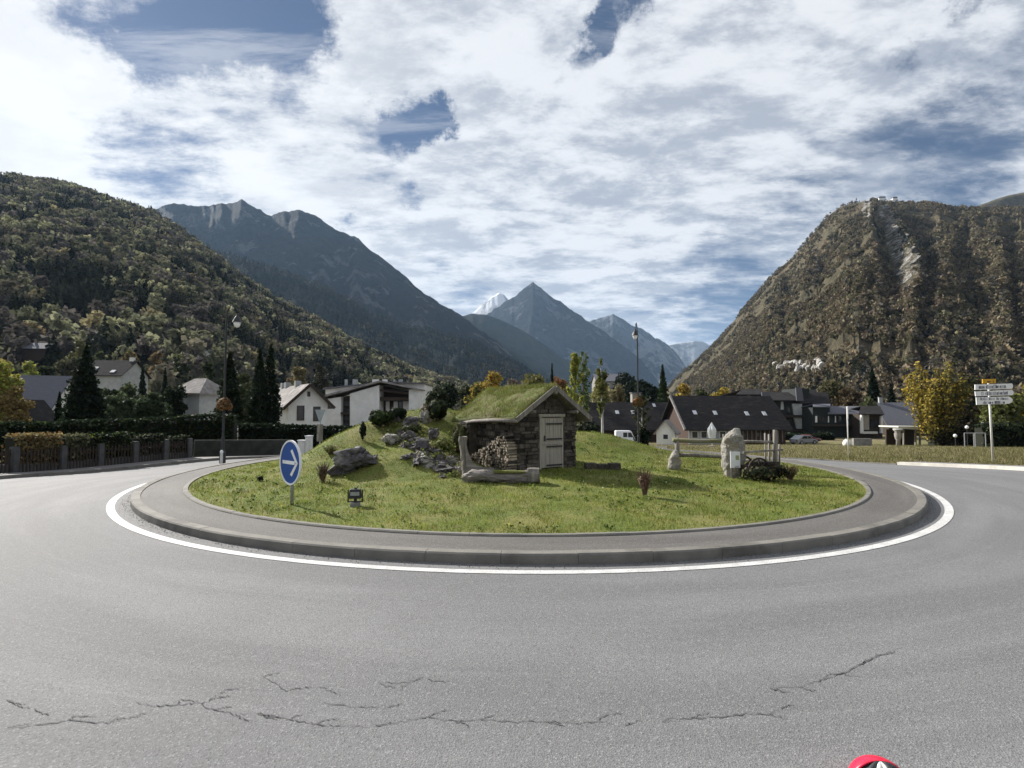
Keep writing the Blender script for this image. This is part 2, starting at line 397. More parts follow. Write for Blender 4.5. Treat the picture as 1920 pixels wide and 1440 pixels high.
# left pavement and right pale kerb
ring('pavement', (18.16, 18.8, 19.5), lambda x, y, i: road_z(x, y)+.115, M['pave'], 95, 235, 160)
kerb_ring('kerb', 18.02, 18.17, lambda x, y: float(road_z(x, y))+.125, lambda x, y: float(road_z(x, y))-.05, M['stonekerb'], 95, 235, 1.0, lip=.015)
kerb_ring('kerb', 18.0, 18.32, lambda x, y: float(road_z(x, y))+.13, lambda x, y: float(road_z(x, y))-.05, M['palekerb'], -25, 19, 1.0)
ring('pavement', (18.31, 18.9, 19.6), lambda x, y, i: road_z(x, y)+.122, M['pave'], -25, 19, 100)
kerb_ring('kerb', 18.0, 18.12, lambda x, y: float(road_z(x, y))+.05, lambda x, y: float(road_z(x, y))-.05, M['stonekerb'], 19.2, 94, 1.0)
# arm roads leaving to the back
def strip(name, pts, wd, m, dz=.0):
    V = []; n = len(pts)
    fine = []
    for i in range(n-1):
        for k in range(10): t = k/10; fine.append(Vector(pts[i]).lerp(Vector(pts[i+1]), t))
    fine.append(Vector(pts[-1]))
    for i, p in enumerate(fine):
        d = (fine[min(i+1, len(fine)-1)]-fine[max(i-1, 0)]); d = Vector((d.y, -d.x)).normalized()
        for s in (-.5, 0, .5): q = p+d*s*wd; V.append((q.x, q.y, float(road_z(q.x, q.y))+dz))
    o = arr_mesh(name, V, gridF(3, len(fine)), m, smooth=True); o['kind'] = 'structure'; return o
strip('road', [(-8.0, 32.0), (-12, 45), (-20, 70), (-30, 100)], 7, M['asphalt'], .01)
strip('road', [(6, 33.5), (10, 48), (16, 72)], 6.0, M['asphalt'], .01)
strip('path', [(9.0, 32), (18, 62)], 1.3, M['pave'], .03)

# cracks in the asphalt
def cracks():
    b = MB()
    L = [[(250, 1316), (290, 1325), (330, 1322), (370, 1318), (400, 1332), (440, 1340), (480, 1337)],
         [(378, 1322), (395, 1312), (410, 1302)],
         [(480, 1337), (540, 1350), (590, 1358), (640, 1362), (700, 1362)],
         [(600, 1318), (660, 1325), (720, 1328)],
         [(490, 1270), (520, 1282), (535, 1296), (570, 1290), (600, 1288)],
         [(710, 1278), (750, 1282), (800, 1272)], [(750, 1295), (760, 1284)],
         [(700, 1362), (760, 1352), (800, 1345), (850, 1353), (900, 1350), (960, 1355), (1020, 1352), (1080, 1358), (1120, 1352), (1170, 1362)],
         [(1240, 1356), (1290, 1348), (1350, 1345), (1400, 1338), (1440, 1340), (1460, 1330)],
         [(1440, 1290), (1500, 1288), (1540, 1275), (1580, 1263), (1610, 1248), (1640, 1232), (1675, 1222), (1695, 1212)],
         [(10, 1312), (35, 1325), (60, 1330)], [(10, 1368), (80, 1358), (130, 1352), (200, 1356), (240, 1348)]]
    for pl in list(L):
        for (a, c) in pl:
            if random.random() < .55:
                sg = random.choice((-1, 1)); L.append([(a, c), (a+random.uniform(8, 26), c+sg*random.uniform(4, 10)), (a+random.uniform(30, 60), c+sg*random.uniform(6, 16))])
    for k, pl in enumerate(L):
        pts = []
        for (a, c), (a2, c2) in zip(pl[:-1], pl[1:]):
            for j in range(7):
                t = j/7; pts.append((a+(a2-a)*t+random.uniform(-3, 3), c+(c2-c)*t+random.uniform(-1.9, 1.9)))
        pts = [at(*p) for p in pts]; vs = []; n = len(pts)
        for i, p in enumerate(pts):
            d = pts[min(i+1, n-1)]-pts[max(i-1, 0)]; s = Vector((d.y, -d.x, 0)).normalized()
            wd = .0030*random.uniform(.3, 1.5)*(1-abs(2*i/(n-1)-1)**4+.1)
            z = float(road_z(p.x, p.y))+.004
            vs += [(p.x+s.x*wd, p.y+s.y*wd, z), (p.x-s.x*wd, p.y-s.y*wd, z)]
        b.add(vs, [(2*i, 2*i+1, 2*i+3, 2*i+2) for i in range(n-1)])
    o = b.build('road_cracks', mat('crack', (.085, .085, .088), rough=.95, bump=0)); o['kind'] = 'structure'
cracks()

# lawn on the island (polar grid)
nr, na = 90, 300
rr = np.linspace(0, 9.59, nr); aa = np.linspace(0, 2*math.pi, na+1)
A_, R_ = np.meshgrid(aa, rr); x = CX+R_*np.cos(A_); y = CY+R_*np.sin(A_)
o = arr_mesh('lawn', np.stack([x, y, mound(x, y)+.03*(fbm(x*4, y*4, 8, 3)-.4)*(R_ < 9.5)], -1), gridF(na+1, nr)[:, ::-1], M['lawn'], smooth=True); o['kind'] = 'structure'

M['leaf'] = foliage('leaf', .35); M['blade'] = foliage('blade', .45); M['far_leaf'] = foliage('far_leaf', .25, .9, .0)
def blades(name, n, fx, h0, h1, wd, cols, seed):
    g = np.random.default_rng(seed); x, y, z = fx(n, g); n = len(x)
    a = g.uniform(0, 2*math.pi, n); h = g.uniform(h0, h1, n); ln = g.uniform(-.6, .6, (n, 2))*h[:, None]
    px_, py_ = np.cos(a)*wd, np.sin(a)*wd
    V = np.stack([np.stack([x-px_, y-py_, z-.01], -1), np.stack([x+px_, y+py_, z-.01], -1), np.stack([x+ln[:, 0], y+ln[:, 1], z+h], -1)], 1)
    ci = g.choice(len(cols), n, p=[c[3] for c in cols]); c = np.array([q[:3] for q in cols])[ci]*g.uniform(.7, 1.3, (n, 1))*(.62+.75*fbm(x*1.3, y*1.3, seed, 4))[:, None]
    o = arr_mesh(name, V, np.arange(3*n).reshape(-1, 3), M['blade'], col=np.repeat(c, 3, 0)); return o
def island_pts(n, g):
    r = RG*np.sqrt(g.uniform(0, 1, n))*.995; a = g.uniform(0, 2*math.pi, n)
    x = CX+r*np.cos(a); y = CY+r*np.sin(a)
    c, s_ = math.cos(HROT), math.sin(HROT); lx = (x-HX)*c+(y-HY)*s_; ly = -(x-HX)*s_+(y-HY)*c
    keep = ~((abs(lx) < 1.1) & (ly > -.05) & (ly < 2.9)) & (y < 24) & (vnoise(x*3, y*3, 77) > g.uniform(0, .75, n)*.9)
    x, y = x[keep], y[keep]; return x, y, mound(x, y)+.0
GR = [(.165, .215, .035, .40), (.215, .25, .05, .32), (.30, .26, .10, .18), (.07, .11, .02, .10)]
o = blades('grass', 210000, island_pts, .025, .085, .007, GR, 5)
setp(o, 'short green grass covering the roundabout island', 'grass', kind='stuff')
def field_pts(n, g):
    yy = 19+(g.uniform(0, 1, n)**1.6)*60; x = g.uniform(.2, 1.05, n)*yy; r = np.hypot(x-CX, yy-CY)
    k = (r > 19.7) | ((r > 18.15) & (np.degrees(np.arctan2(yy-CY, x-CX)) > 19.5))
    x, yy = x[k], yy[k]; return x, yy, road_z(x, yy)-.02
o = blades('meadow_grass', 60000, field_pts, .06, .22, .016, [(.17, .165, .06, .4), (.24, .20, .12, .35), (.10, .12, .035, .25)], 6)
setp(o, 'dry yellowish meadow grass beyond the road on the right', 'grass', kind='stuff')

# ------------------------------------------------------------------ mountains
def interp_line(pts, u):
    pts = sorted(pts); return np.interp(u, [p[0] for p in pts], [p[1] for p in pts])
GR_ = {}
def mountain(name, sil, zr, zb, m, nu=260, nv=120, amp=.06, jag=2.0, seed=1, base_z=-4, power=1.15, gully=.5, jf=40., mask=None):
    """sil: silhouette (px,py); zr/zb: depth of ridge / foot (scalars or (px,val) lists)"""
    u = np.linspace(sil[0][0], sil[-1][0], nu)
    py = interp_line(sil, u)+jag*(fbm(u/jf, u*0, seed, 5, .6)-.5)*2
    Zr = interp_line(zr, u) if isinstance(zr, list) else np.full(nu, float(zr))
    Zb = interp_line(zb, u) if isinstance(zb, list) else np.full(nu, float(zb))
    v = np.concatenate([np.linspace(0, 1, nv), 1+np.linspace(0.02, .7, 24)])
    U, V_ = np.meshgrid(u, v)
    t = (U-960)/F
    Zd = Zb+(Zr-Zb)*np.minimum(V_, 1)+np.maximum(V_-1, 0)*(Zr-Zb)
    b = (720-py)/F; el = (math.sin(PITCH)+b*math.cos(PITCH))/(math.cos(PITCH)-b*math.sin(PITCH))
    hr = HC+el*Zr-base_z; fac = 1/(math.cos(PITCH)-(720-py)/F*math.sin(PITCH))
    prof = np.where(V_ <= 1, np.minimum(V_, 1)**power, 1-1.2*np.maximum(V_-1, 0))
    Xw = t*Zd*np.interp(np.minimum(V_, 1), [0, 1], [1, 1])*fac
    size = np.median(hr)
    sc_ = size*.9
    nz = fbm(Xw/sc_*1.3, Zd/sc_*1.3, seed+9, 6, .55, True)-.6
    gl = fbm(U/60.+.6*fbm(U/90, V_*3, seed+5, 3), V_*1.6, seed+21, 5, .55, True)-.6
    env = np.sin(np.pi*np.clip(V_, 0, 1))**.7*(V_ <= 1)+np.clip(V_-1, 0, 1)
    hz = base_z+hr*prof+size*amp*6*(nz*(1-gully)+gl*gully)*env*.5
    hz = np.where(V_ <= 1, hz, hz)
    arr = np.stack([Xw, Zd, hz], -1)
    mk = None
    if mask is not None:
        dp = arr[..., 1]*math.cos(PITCH)+(arr[..., 2]-HC)*math.sin(PITCH); PY = 720-F*(-arr[..., 1]*math.sin(PITCH)+(arr[..., 2]-HC)*math.cos(PITCH))/dp; PX = 960+F*arr[..., 0]/dp
        mv = mask(PX, PY); mk = np.repeat(mv.reshape(-1, 1), 3, 1); arr[..., 1] -= mv*(fbm(PX/5, PY/9, 5, 4, .6, True)-.4)*34
    o = arr_mesh(name, arr, gridF(nu, len(v)), m, smooth=mask is None, col=mk); o['kind'] = 'structure'
    GR_[name] = (u, v, arr, nv); return o
def hill_mat(name, a, b_, c_, rock=None, rockamt=.6, sc1=.01, sc2=.05, bd=3., snow=None, bright=1., rockstretch=(1, 1, .35), mask=None):
    m = bpy.data.materials.new(name); m.use_nodes = True; t = NT(m.node_tree); b = t.n['Principled BSDF']
    g = t.new('ShaderNodeNewGeometry').outputs['Position']
    c = t.mix(t.mapr(t.noise(g, sc1, 8, .65, .3), .38, .62), a, b_)
    c = t.mix(t.mapr(t.noise(g, sc2, 8, .75), .42, .64), c, c_)
    if rock:
        rn = t.noise(t.mapping(g, rockstretch), sc1*2.2, 9, .7, .4)
        c = t.mix(t.mapr(rn, rockamt, rockamt+.07), c, rock)
    if mask:
        at_ = t.new('ShaderNodeAttribute'); at_.attribute_name = 'Col'; c = t.mix(t.math('MULTIPLY', t.mapr(at_.outputs['Fac'], .35, .6), t.mapr(t.noise(g, .07, 9, .8), .46, .60)), c, mask)
    if snow:
        sp = t.new('ShaderNodeSeparateXYZ'); t.put(sp.inputs[0], g)
        f = t.math('MULTIPLY', t.mapr(sp.outputs[2], snow[0], snow[1]), t.mapr(t.noise(t.mapping(g, (1, 1, .3)), sc1*3, 8, .7), .42, .55))
        c = t.mix(f, c, (.75, .77, .8))
    t.put(b.inputs['Base Color'], c); b.inputs['Roughness'].default_value = .95; b.inputs['Specular IOR Level'].default_value = .05
    bn = t.new('ShaderNodeBump'); bn.inputs['Strength'].default_value = 1.; bn.inputs['Distance'].default_value = bd
    t.put(bn.inputs['Height'], t.noise(g, sc2, 9, .72)); t.l.new(bn.outputs[0], b.inputs['Normal']); return m
mA = hill_mat('forest_floor', (.060, .055, .042), (.075, .065, .048), (.040, .040, .028), bd=2.)
mB = hill_mat('dark_forest', (.020, .026, .022), (.030, .031, .024), (.012, .017, .014), rock=(.10, .10, .10), rockamt=.64, sc1=.004, sc2=.03, bd=12)
mE = hill_mat('rock_peak', (.024, .030, .034), (.042, .047, .052), (.016, .022, .024), rock=(.12, .125, .135), rockamt=.54, sc1=.0016, sc2=.02, bd=190)
mS = hill_mat('snow_peak', (.09, .10, .11), (.16, .165, .17), (.08, .085, .09), rock=(.30, .30, .31), rockamt=.52, sc1=.0016, sc2=.012, bd=45, snow=(1000, 1250))
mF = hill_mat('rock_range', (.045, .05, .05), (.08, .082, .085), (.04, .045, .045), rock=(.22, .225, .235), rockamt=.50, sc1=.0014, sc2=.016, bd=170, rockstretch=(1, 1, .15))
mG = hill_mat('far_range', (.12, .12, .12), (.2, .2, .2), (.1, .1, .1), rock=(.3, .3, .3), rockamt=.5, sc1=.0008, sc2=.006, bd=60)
mH = hill_mat('brown_hill', (.135, .108, .070), (.10, .090, .058), (.06, .056, .038), rock=(.26, .25, .235), rockamt=.66, sc1=.007, sc2=.06, bd=9., mask=(.33, .32, .31))
mountain('hill_near_left', [(-900, 250), (-500, 300), (-200, 305), (0, 334), (60, 340), (130, 352), (190, 374), (250, 394), (285, 402), (350, 448), (430, 508), (510, 563), (600, 613), (700, 668), (760, 697), (800, 712), (870, 735), (930, 760), (960, 775)],
         [(-900, 640), (0, 620), (500, 560), (960, 480)], [(-900, 95), (0, 100), (400, 120), (960, 330)], mA, 320, 130, .035, 1.5, 11, -4, 1.1)
mountain('mountain_mid_left', [(-200, 480), (100, 440), (240, 418), (285, 412), (330, 425), (400, 470), (470, 490), (560, 522), (620, 548), (700, 590), (760, 612), (850, 628), (900, 645), (950, 672), (1000, 702), (1060, 740), (1100, 765)],
         [(-200, 1300), (1100, 1700)], [(-200, 560), (400, 560), (1100, 900)], mB, 300, 120, .05, 3, 23, -4, 1.05)
mountain('mountain_left', [(0, 480), (180, 420), (285, 391), (330, 380), (355, 386), (400, 383), (440, 379), (455, 378), (480, 388), (508, 404), (530, 398), (560, 391), (585, 400), (606, 414), (630, 432), (652, 438), (700, 470), (750, 508), (790, 550), (830, 572), (870, 592), (900, 618), (940, 648), (990, 692), (1040, 730), (1080, 760)],
         2600, 1450, hill_mat('left_mountain', (.024, .027, .022), (.040, .038, .030), (.014, .018, .016), rock=(.14, .138, .135), rockamt=.55, sc1=.0032, sc2=.03, bd=110), 420, 200, .075, 7, 31, -4, 1.1, jf=24.)
mountain('mountain_low_centre', [(760, 640), (860, 596), (885, 588), (912, 590), (940, 600), (980, 620), (1020, 645), (1060, 675), (1090, 705), (1130, 740), (1170, 765)],
         3100, 2300, hill_mat('dark_slope', (.026, .036, .026), (.036, .040, .028), (.018, .026, .02), sc1=.003, sc2=.02, bd=20), 200, 70, .05, 1.5, 41, -4, 1.1)
mountain('snowy_peak', [(780, 650), (860, 600), (885, 587), (905, 570), (922, 556), (935, 550), (946, 553), (956, 566), (975, 590), (1040, 640), (1100, 690)], 6000, 4800, mS, 200, 70, .05, 2.5, 45, -4, 1.2, jf=12.)
mountain('mountain_peak', [(820, 660), (890, 604), (925, 583), (945, 567), (965, 556), (985, 541), (1000, 530), (1012, 537), (1030, 552), (1060, 573), (1095, 597), (1130, 622), (1160, 641), (1190, 665), (1215, 690), (1240, 725), (1260, 765)],
         4800, 3300, mE, 360, 180, .08, 5, 51, -4, 1.15, gully=.75, jf=14.)
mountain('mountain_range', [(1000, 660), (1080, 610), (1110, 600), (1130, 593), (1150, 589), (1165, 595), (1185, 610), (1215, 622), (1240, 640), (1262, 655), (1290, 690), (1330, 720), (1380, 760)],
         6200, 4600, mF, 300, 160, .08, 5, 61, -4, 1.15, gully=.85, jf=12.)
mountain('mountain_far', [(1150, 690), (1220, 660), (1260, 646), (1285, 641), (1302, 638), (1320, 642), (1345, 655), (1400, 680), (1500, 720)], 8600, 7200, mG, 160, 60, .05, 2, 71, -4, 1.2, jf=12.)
mountain('hill_behind_right', [(1700, 420), (1800, 398), (1850, 380), (1890, 366), (1920, 360), (2050, 340), (2300, 330), (2700, 360)], 1500, 1000, mH, 160, 60, .03, 1.5, 75, -4, 1.2)
mountain('hill_right', [(1215, 768), (1245, 735), (1270, 705), (1300, 677), (1330, 652), (1350, 632), (1375, 604), (1405, 565), (1430, 535), (1455, 508), (1480, 488), (1505, 460), (1530, 430), (1552, 406), (1575, 388), (1595, 381), (1640, 376), (1700, 379), (1760, 384), (1830, 391), (1900, 390), (2100, 400), (2500, 420), (2900, 440)],
         [(1215, 1150), (1500, 980), (2900, 800)], [(1215, 700), (1400, 330), (1600, 200), (2900, 130)], mH, 520, 260, .072, 2.4, 81, -4, 1.0, gully=.55, mask=lambda X_, Y_: np.clip(
    (1-ss(4, 22, np.abs(X_-(1660+(Y_-400)*.26))))*ss(378, 392, Y_)*(1-ss(520, 556, Y_))*(.5+fbm(X_/7, Y_/11, 3, 4, .6)) +
    .8*(1-ss(6, 14, np.abs(X_-1622)))*(1-ss(400, 425, Y_))*(.5+fbm(X_/6, Y_/8, 4, 4)) +
    .95*np.exp(-((X_-1705)/34)**2-((Y_-480)/52)**2)*(.3+fbm(X_/8, Y_/12, 9, 4, .6)) +
    .9*np.exp(-((X_-1530)/16)**2-((Y_-505)/45)**2)*fbm(X_/8, Y_/12, 8, 4, .6), 0, 1))

# forests on the slopes
def crown_proto(n, seed, kind):
    g = np.random.default_rng(seed); V = []
    if kind == 'cone':
        t = g.uniform(0, 1, n)**1.3; r = .27*(1-t)**.9*np.sqrt(g.uniform(.2, 1, n))*(1-.35*((t*5) % 1)); a = g.uniform(0, 6.283, n)
        c = np.stack([r*np.cos(a), r*np.sin(a), .08+t*.9], -1); s = .11*(1-t)+.03
    else:
        k = 7; L = g.normal(size=(k, 3)); L /= np.linalg.norm(L, axis=1)[:, None]; L *= g.uniform(.1, .26, (k, 1)); L[:, 2] = L[:, 2]*1.1+.62
        rr = g.uniform(.14, .24, k); i = g.integers(0, k, n); d = g.normal(size=(n, 3)); d /= np.linalg.norm(d, axis=1)[:, None]
        c = L[i]+d*(rr[i]*g.uniform(.75, 1.05, n))[:, None]; s = np.full(n, .085*(46/n)**.45)
    q = g.normal(size=(n, 3)); q /= np.linalg.norm(q, axis=1)[:, None]
    e = np.cross(q, g.normal(size=(n, 3))); e /= np.linalg.norm(e, axis=1)[:, None]; f = np.cross(q, e)
    s = (s*g.uniform(.7, 1.3, n))[:, None]
    V = np.stack([c-e*s-f*s, c+e*s-f*s*.6, c+e*s*.8+f*s, c-e*s*.7+f*s*.8], 1).reshape(-1, 3)
    sh = np.repeat(g.uniform(.75, 1.25, n), 4)
    return V, sh
def forest(name, hill, n, sizes, pal, seed, nq, conif, vr=(0, 1), ur=None, label='', clump=60., keep=None, mt='far_leaf', ex=1.6):
    u, v, arr, nv = GR_[hill]; g = np.random.default_rng(seed)
    ulo, uhi = ur or (u[0], u[-1])
    uu = g.uniform(ulo, uhi, n); vv = g.uniform(vr[0]**ex, vr[1]**ex, n)**(1/ex)
    fi = (uu-u[0])/(u[-1]-u[0])*(len(u)-1.001); fj = vv*(nv-1.001)
    i = fi.astype(int); j = fj.astype(int); a = (fi-i)[:, None]; b = (fj-j)[:, None]
    p = (arr[j, i]*(1-a)+arr[j, i+1]*a)*(1-b)+(arr[j+1, i]*(1-a)+arr[j+1, i+1]*a)*b
    dens = fbm(p[:, 0]/clump, p[:, 1]/clump, seed, 3)
    k = np.ones(n, bool)
    if keep is not None: k = keep(uu, vv, p, g, dens)
    p = p[k]; dens = dens[k]; N = len(p)
    protos = [crown_proto(nq, seed*10+q, 'cone') for q in range(3)]+[crown_proto(nq, seed*10+q+5, 'broad') for q in range(5)]
    cn = fbm(p[:, 0]/clump/1.3+50, p[:, 1]/clump/1.3, seed+3, 3)
    isc = (cn+g.uniform(-.12, .12, N)) > conif
    pi = np.where(isc, g.integers(0, 3, N), g.integers(3, 8, N))
    pa = np.array([q[:3] for q in pal[1]]); pw = np.array([q[3] for q in pal[1]]); ci = g.choice(len(pa), N, p=pw/pw.sum())
    col = np.where(isc[:, None], np.array(pal[0]), pa[ci])*g.uniform(.75, 1.3, (N, 1))
    h = g.uniform(sizes[0], sizes[1], N)*np.where(isc, 1.1, 1.); wd = h*g.uniform(.70, 1.15, N)*np.where(isc, .8, 1.)
    ang = g.uniform(0, 6.283, N); Vs = []; Cs = []
    for q in range(8):
        m_ = pi == q
        if not m_.any(): continue
        pv_, sh = protos[q]; ca, sa = np.cos(ang[m_])[:, None], np.sin(ang[m_])[:, None]
        X_ = (pv_[None, :, 0]*ca-pv_[None, :, 1]*sa)*wd[m_][:, None]+p[m_, 0][:, None]
        Y_ = (pv_[None, :, 0]*sa+pv_[None, :, 1]*ca)*wd[m_][:, None]+p[m_, 1][:, None]
        Z_ = pv_[None, :, 2]*h[m_][:, None]+p[m_, 2][:, None]-h[m_][:, None]*.12
        Vs.append(np.stack([X_, Y_, Z_], -1).reshape(-1, 3)); Cs.append((col[m_][:, None, :]*sh[None, :, None]).reshape(-1, 3))
    V = np.concatenate(Vs); C = np.concatenate(Cs)
    o = arr_mesh(name, V, np.arange(len(V)).reshape(-1, 4), M[mt], col=C)
    return setp(o, label, 'forest', kind='stuff')
palL = ((.034, .040, .028), [(.13, .135, .085, 4), (.19, .175, .13, 4), (.26, .265, .17, 3), (.36, .36, .22, 2.4), (.24, .18, .11, .2), (.15, .135, .125, 4), (.33, .29, .17, .4)])
def keepA(u, v, p, g, d):   # thinner, smaller stand towards the crest
    return g.uniform(0, 1, len(u)) < (.45+.55*v)
forest('hillside_forest', 'hill_near_left', 12500, (6.5, 12.5), palL, 3, 64, .575, label='mixed autumn forest covering the near hillside on the left', keep=keepA, clump=24, ur=(-350, 940))
palB = ((.016, .022, .015), [(.04, .042, .028, 3), (.06, .055, .035, 2), (.09, .085, .05, .5)])
forest('conifer_forest', 'mountain_mid_left', 12000, (10, 19), palB, 4, 12, .42, label='dark conifer forest on the mountain behind the near hill', clump=120, ur=(150, 1080), keep=lambda u, v, p, g, d: g.uniform(0, 1, len(u)) < .3+.7*v)
def rockm(p):
    dp = p[:, 1]*math.cos(PITCH)+(p[:, 2]-HC)*math.sin(PITCH); Y_ = 720-F*(-p[:, 1]*math.sin(PITCH)+(p[:, 2]-HC)*math.cos(PITCH))/dp; X_ = 960+F*p[:, 0]/dp
    return np.clip((1-ss(6, 20, np.abs(X_-(1660+(Y_-400)*.26))))*ss(378, 392, Y_)*(1-ss(520, 556, Y_))+.85*np.exp(-((X_-1700)/44)**2-((Y_-480)/62)**2)+.6*(1-ss(2, 9, np.abs(Y_-(668-.22*(X_-1440)))))+.7*(1-ss(2, 10, np.abs(Y_-(560-.42*(X_-1480)))))*(X_ < 1620)+(1-ss(6, 14, np.abs(X_-1622)))*(1-ss(400, 425, Y_)), 0, 1)*(.35+.9*fbm(X_/9, Y_/12, 14, 3))
palH = ((.045, .050, .034), [(.185, .152, .102, 5), (.14, .132, .082, 4), (.20, .165, .12, 4), (.20, .18, .11, 1), (.16, .12, .09, .25), (.105, .098, .088, 3)])
forest('hillside_forest', 'hill_right', 40000, (3.5, 7.5), palH, 5, 22, .68, label='brown and green autumn forest on the steep hill to the right', clump=38, ur=(1215, 2250), ex=1.0,
       keep=lambda u, v, p, g, d: (d > .31+.18*v+g.uniform(-.06, .06, len(u))) & (rockm(p) < .30+.35*g.uniform(0, 1, len(u))))

# ------------------------------------------------------------------ object materials
_mat = mat
def mat(name, c1, *a, island=0, **k):
    m = _mat(name, c1, *a, **k)
    if island:
        t = NT(m.node_tree); b = t.n['Principled BSDF']; src = b.inputs['Base Color'].links[0].from_socket
        ri = t.new('ShaderNodeNewGeometry').outputs['Random Per Island']; f = t.math('ADD', t.math('MULTIPLY', ri, island*2), 1-island)
        cb_ = t.new('ShaderNodeCombineXYZ')
        for i in range(3): t.put(cb_.inputs[i], f)
        t.put(b.inputs['Base Color'], t.mix(1., src, cb_.outputs[0], 'MULTIPLY'))
    return m
M['bluesign'] = mat('blue_sign', (.004, .060, .28), (.006, .068, .31), 3, .5, .05, spec=.3)
M['whitesign'] = mat('white_sign', (.78, .79, .80), (.70, .71, .72), 5, .45, .05, spec=.5)
M['galv'] = mat('galvanised_steel', (.36, .37, .38), (.28, .29, .30), 12, .45, .1, metal=.4)
M['signback'] = mat('sign_back', (.30, .34, .37), (.24, .27, .30), 6, .5, .1)
M['blackmetal'] = mat('black_metal', (.025, .027, .028), (.018, .018, .02), 8, .5, .1, spec=.4)
M['palemetal'] = mat('pale_metal', (.62, .62, .58), (.50, .50, .47), 8, .5, .1)
M['oldwood'] = mat('grey_weathered_wood', (.22, .20, .175), (.12, .11, .095), 14, .85, .8, 60, stretch=(1, 1, .12), c3=(.29, .27, .24))
M['logwood'] = mat('grey_log_wood', (.27, .25, .225), (.13, .115, .105), 9, .85, .9, 50, stretch=(.2, 1, 1), c3=(.20, .175, .155))
M['doorwood'] = mat('door_wood', (.38, .35, .295), (.25, .23, .195), 16, .75, .5, 50, stretch=(2.2, 2.2, .12))
M['darkwood'] = mat('dark_wood', (.045, .032, .024), (.03, .022, .018), 9, .8, .4, 40, stretch=(1, 1, .2))
M['brownwood'] = mat('brown_wood', (.06, .036, .027), (.04, .026, .02), 9, .8, .4, 40, stretch=(3, 3, .2))
M['drystone'] = mat('dark_schist', (.088, .076, .062), (.050, .044, .037), 9, .9, .9, 30, c3=(.13, .115, .095), bdist=.02, island=.75)
M['rock'] = mat('grey_rock', (.13, .12, .125), (.075, .068, .072), 6, .92, 1., 18, c3=(.25, .24, .225), bdist=.06)
M['palerock'] = mat('pale_rock', (.34, .325, .29), (.20, .19, .17), 6, .9, 1., 16, c3=(.27, .235, .17), bdist=.06)
M['whiteplaster'] = mat('white_render', (.74, .74, .72), (.62, .62, .60), 1.2, .85, .2, 20, c3=(.66, .65, .62))
M['greyplaster'] = mat('grey_render', (.36, .38, .38), (.29, .30, .31), 1.2, .85, .2, 20)
M['slate'] = mat('dark_slate_roof', (.034, .032, .033), (.022, .021, .022), 2, .95, .6, 9, stretch=(1, 3, 3), c3=(.048, .043, .042), spec=.08)
M['slatelight'] = mat('grey_slate_roof', (.12, .122, .145), (.085, .088, .105), 3, .9, .6, 12, stretch=(1, 3, 3))
M['paleroof'] = mat('pale_slab_roof', (.26, .245, .235), (.17, .155, .145), 2.2, .9, .9, 7, c3=(.34, .32, .31), bdist=.08, spec=.1)
M['glass'] = mat('window_glass', (.02, .024, .03), (.03, .035, .042), 1.5, .12, 0, spec=.6)
M['brightpane'] = mat('skylight_glass', (.55, .57, .60), (.45, .47, .5), 1.5, .15, 0, spec=.6)
M['postgrey'] = mat('shaded_concrete_post', (.085, .085, .085), (.05, .05, .05), 3, .9, .4, 30)  # concrete with the shade of hedge and hill put into its colour
M['lampglass'] = mat('lamp_glass', (.85, .86, .86), (.8, .8, .8), 3, .3, 0)
M['concrete'] = mat('concrete', (.24, .235, .225), (.16, .155, .15), 2.5, .9, .4, 30)
M['darkwall'] = mat('dark_cladding', (.020, .026, .026), (.013, .016, .016), 4, .8, .3, 20, stretch=(4, 4, .3))
M['carwhite'] = mat('white_car_paint', (.78, .79, .80), (.75, .76, .77), 2, .3, 0, spec=.5)
M['cargrey'] = mat('grey_car_paint', (.25, .26, .28), (.22, .23, .25), 2, .3, 0, spec=.5)
M['carred'] = mat('dark_red_car_paint', (.16, .03, .03), (.13, .025, .025), 2, .3, 0, spec=.5)
M['tyre'] = mat('tyre', (.02, .02, .02), (.03, .03, .03), 9, .9, .2)
M['yellow'] = mat('yellow_sign', (.62, .36, .02), (.55, .30, .02), 6, .5, 0)
M['redplastic'] = mat('red_shell', (.72, .012, .05), (.62, .01, .04), 4, .35, .05, spec=.5)
M['blackplastic'] = mat('black_shell', (.02, .024, .026), (.035, .04, .042), 12, .5, .3)
M['letter'] = mat('dark_blue_lettering', (.02, .025, .09), (.03, .03, .08), 6, .6, 0)
M['bark'] = mat('bark', (.11, .09, .07), (.06, .05, .04), 12, .9, .8, 30, stretch=(1, 1, .2))
M['palebark'] = mat('pale_bark', (.50, .48, .43), (.30, .28, .25), 12, .85, .5, 30, stretch=(1, 1, .5))
M['fabric'] = mat('parasol_fabric', (.74, .76, .76), (.62, .65, .66), 5, .85, .2)
M['twig'] = mat('reddish_twig', (.15, .085, .06), (.10, .06, .045), 20, .85, .2)
M['cutwood'] = mat('cut_wood', (.30, .26, .205), (.17, .14, .105), 25, .85, .4, 60, c3=(.13, .11, .085), island=.95)

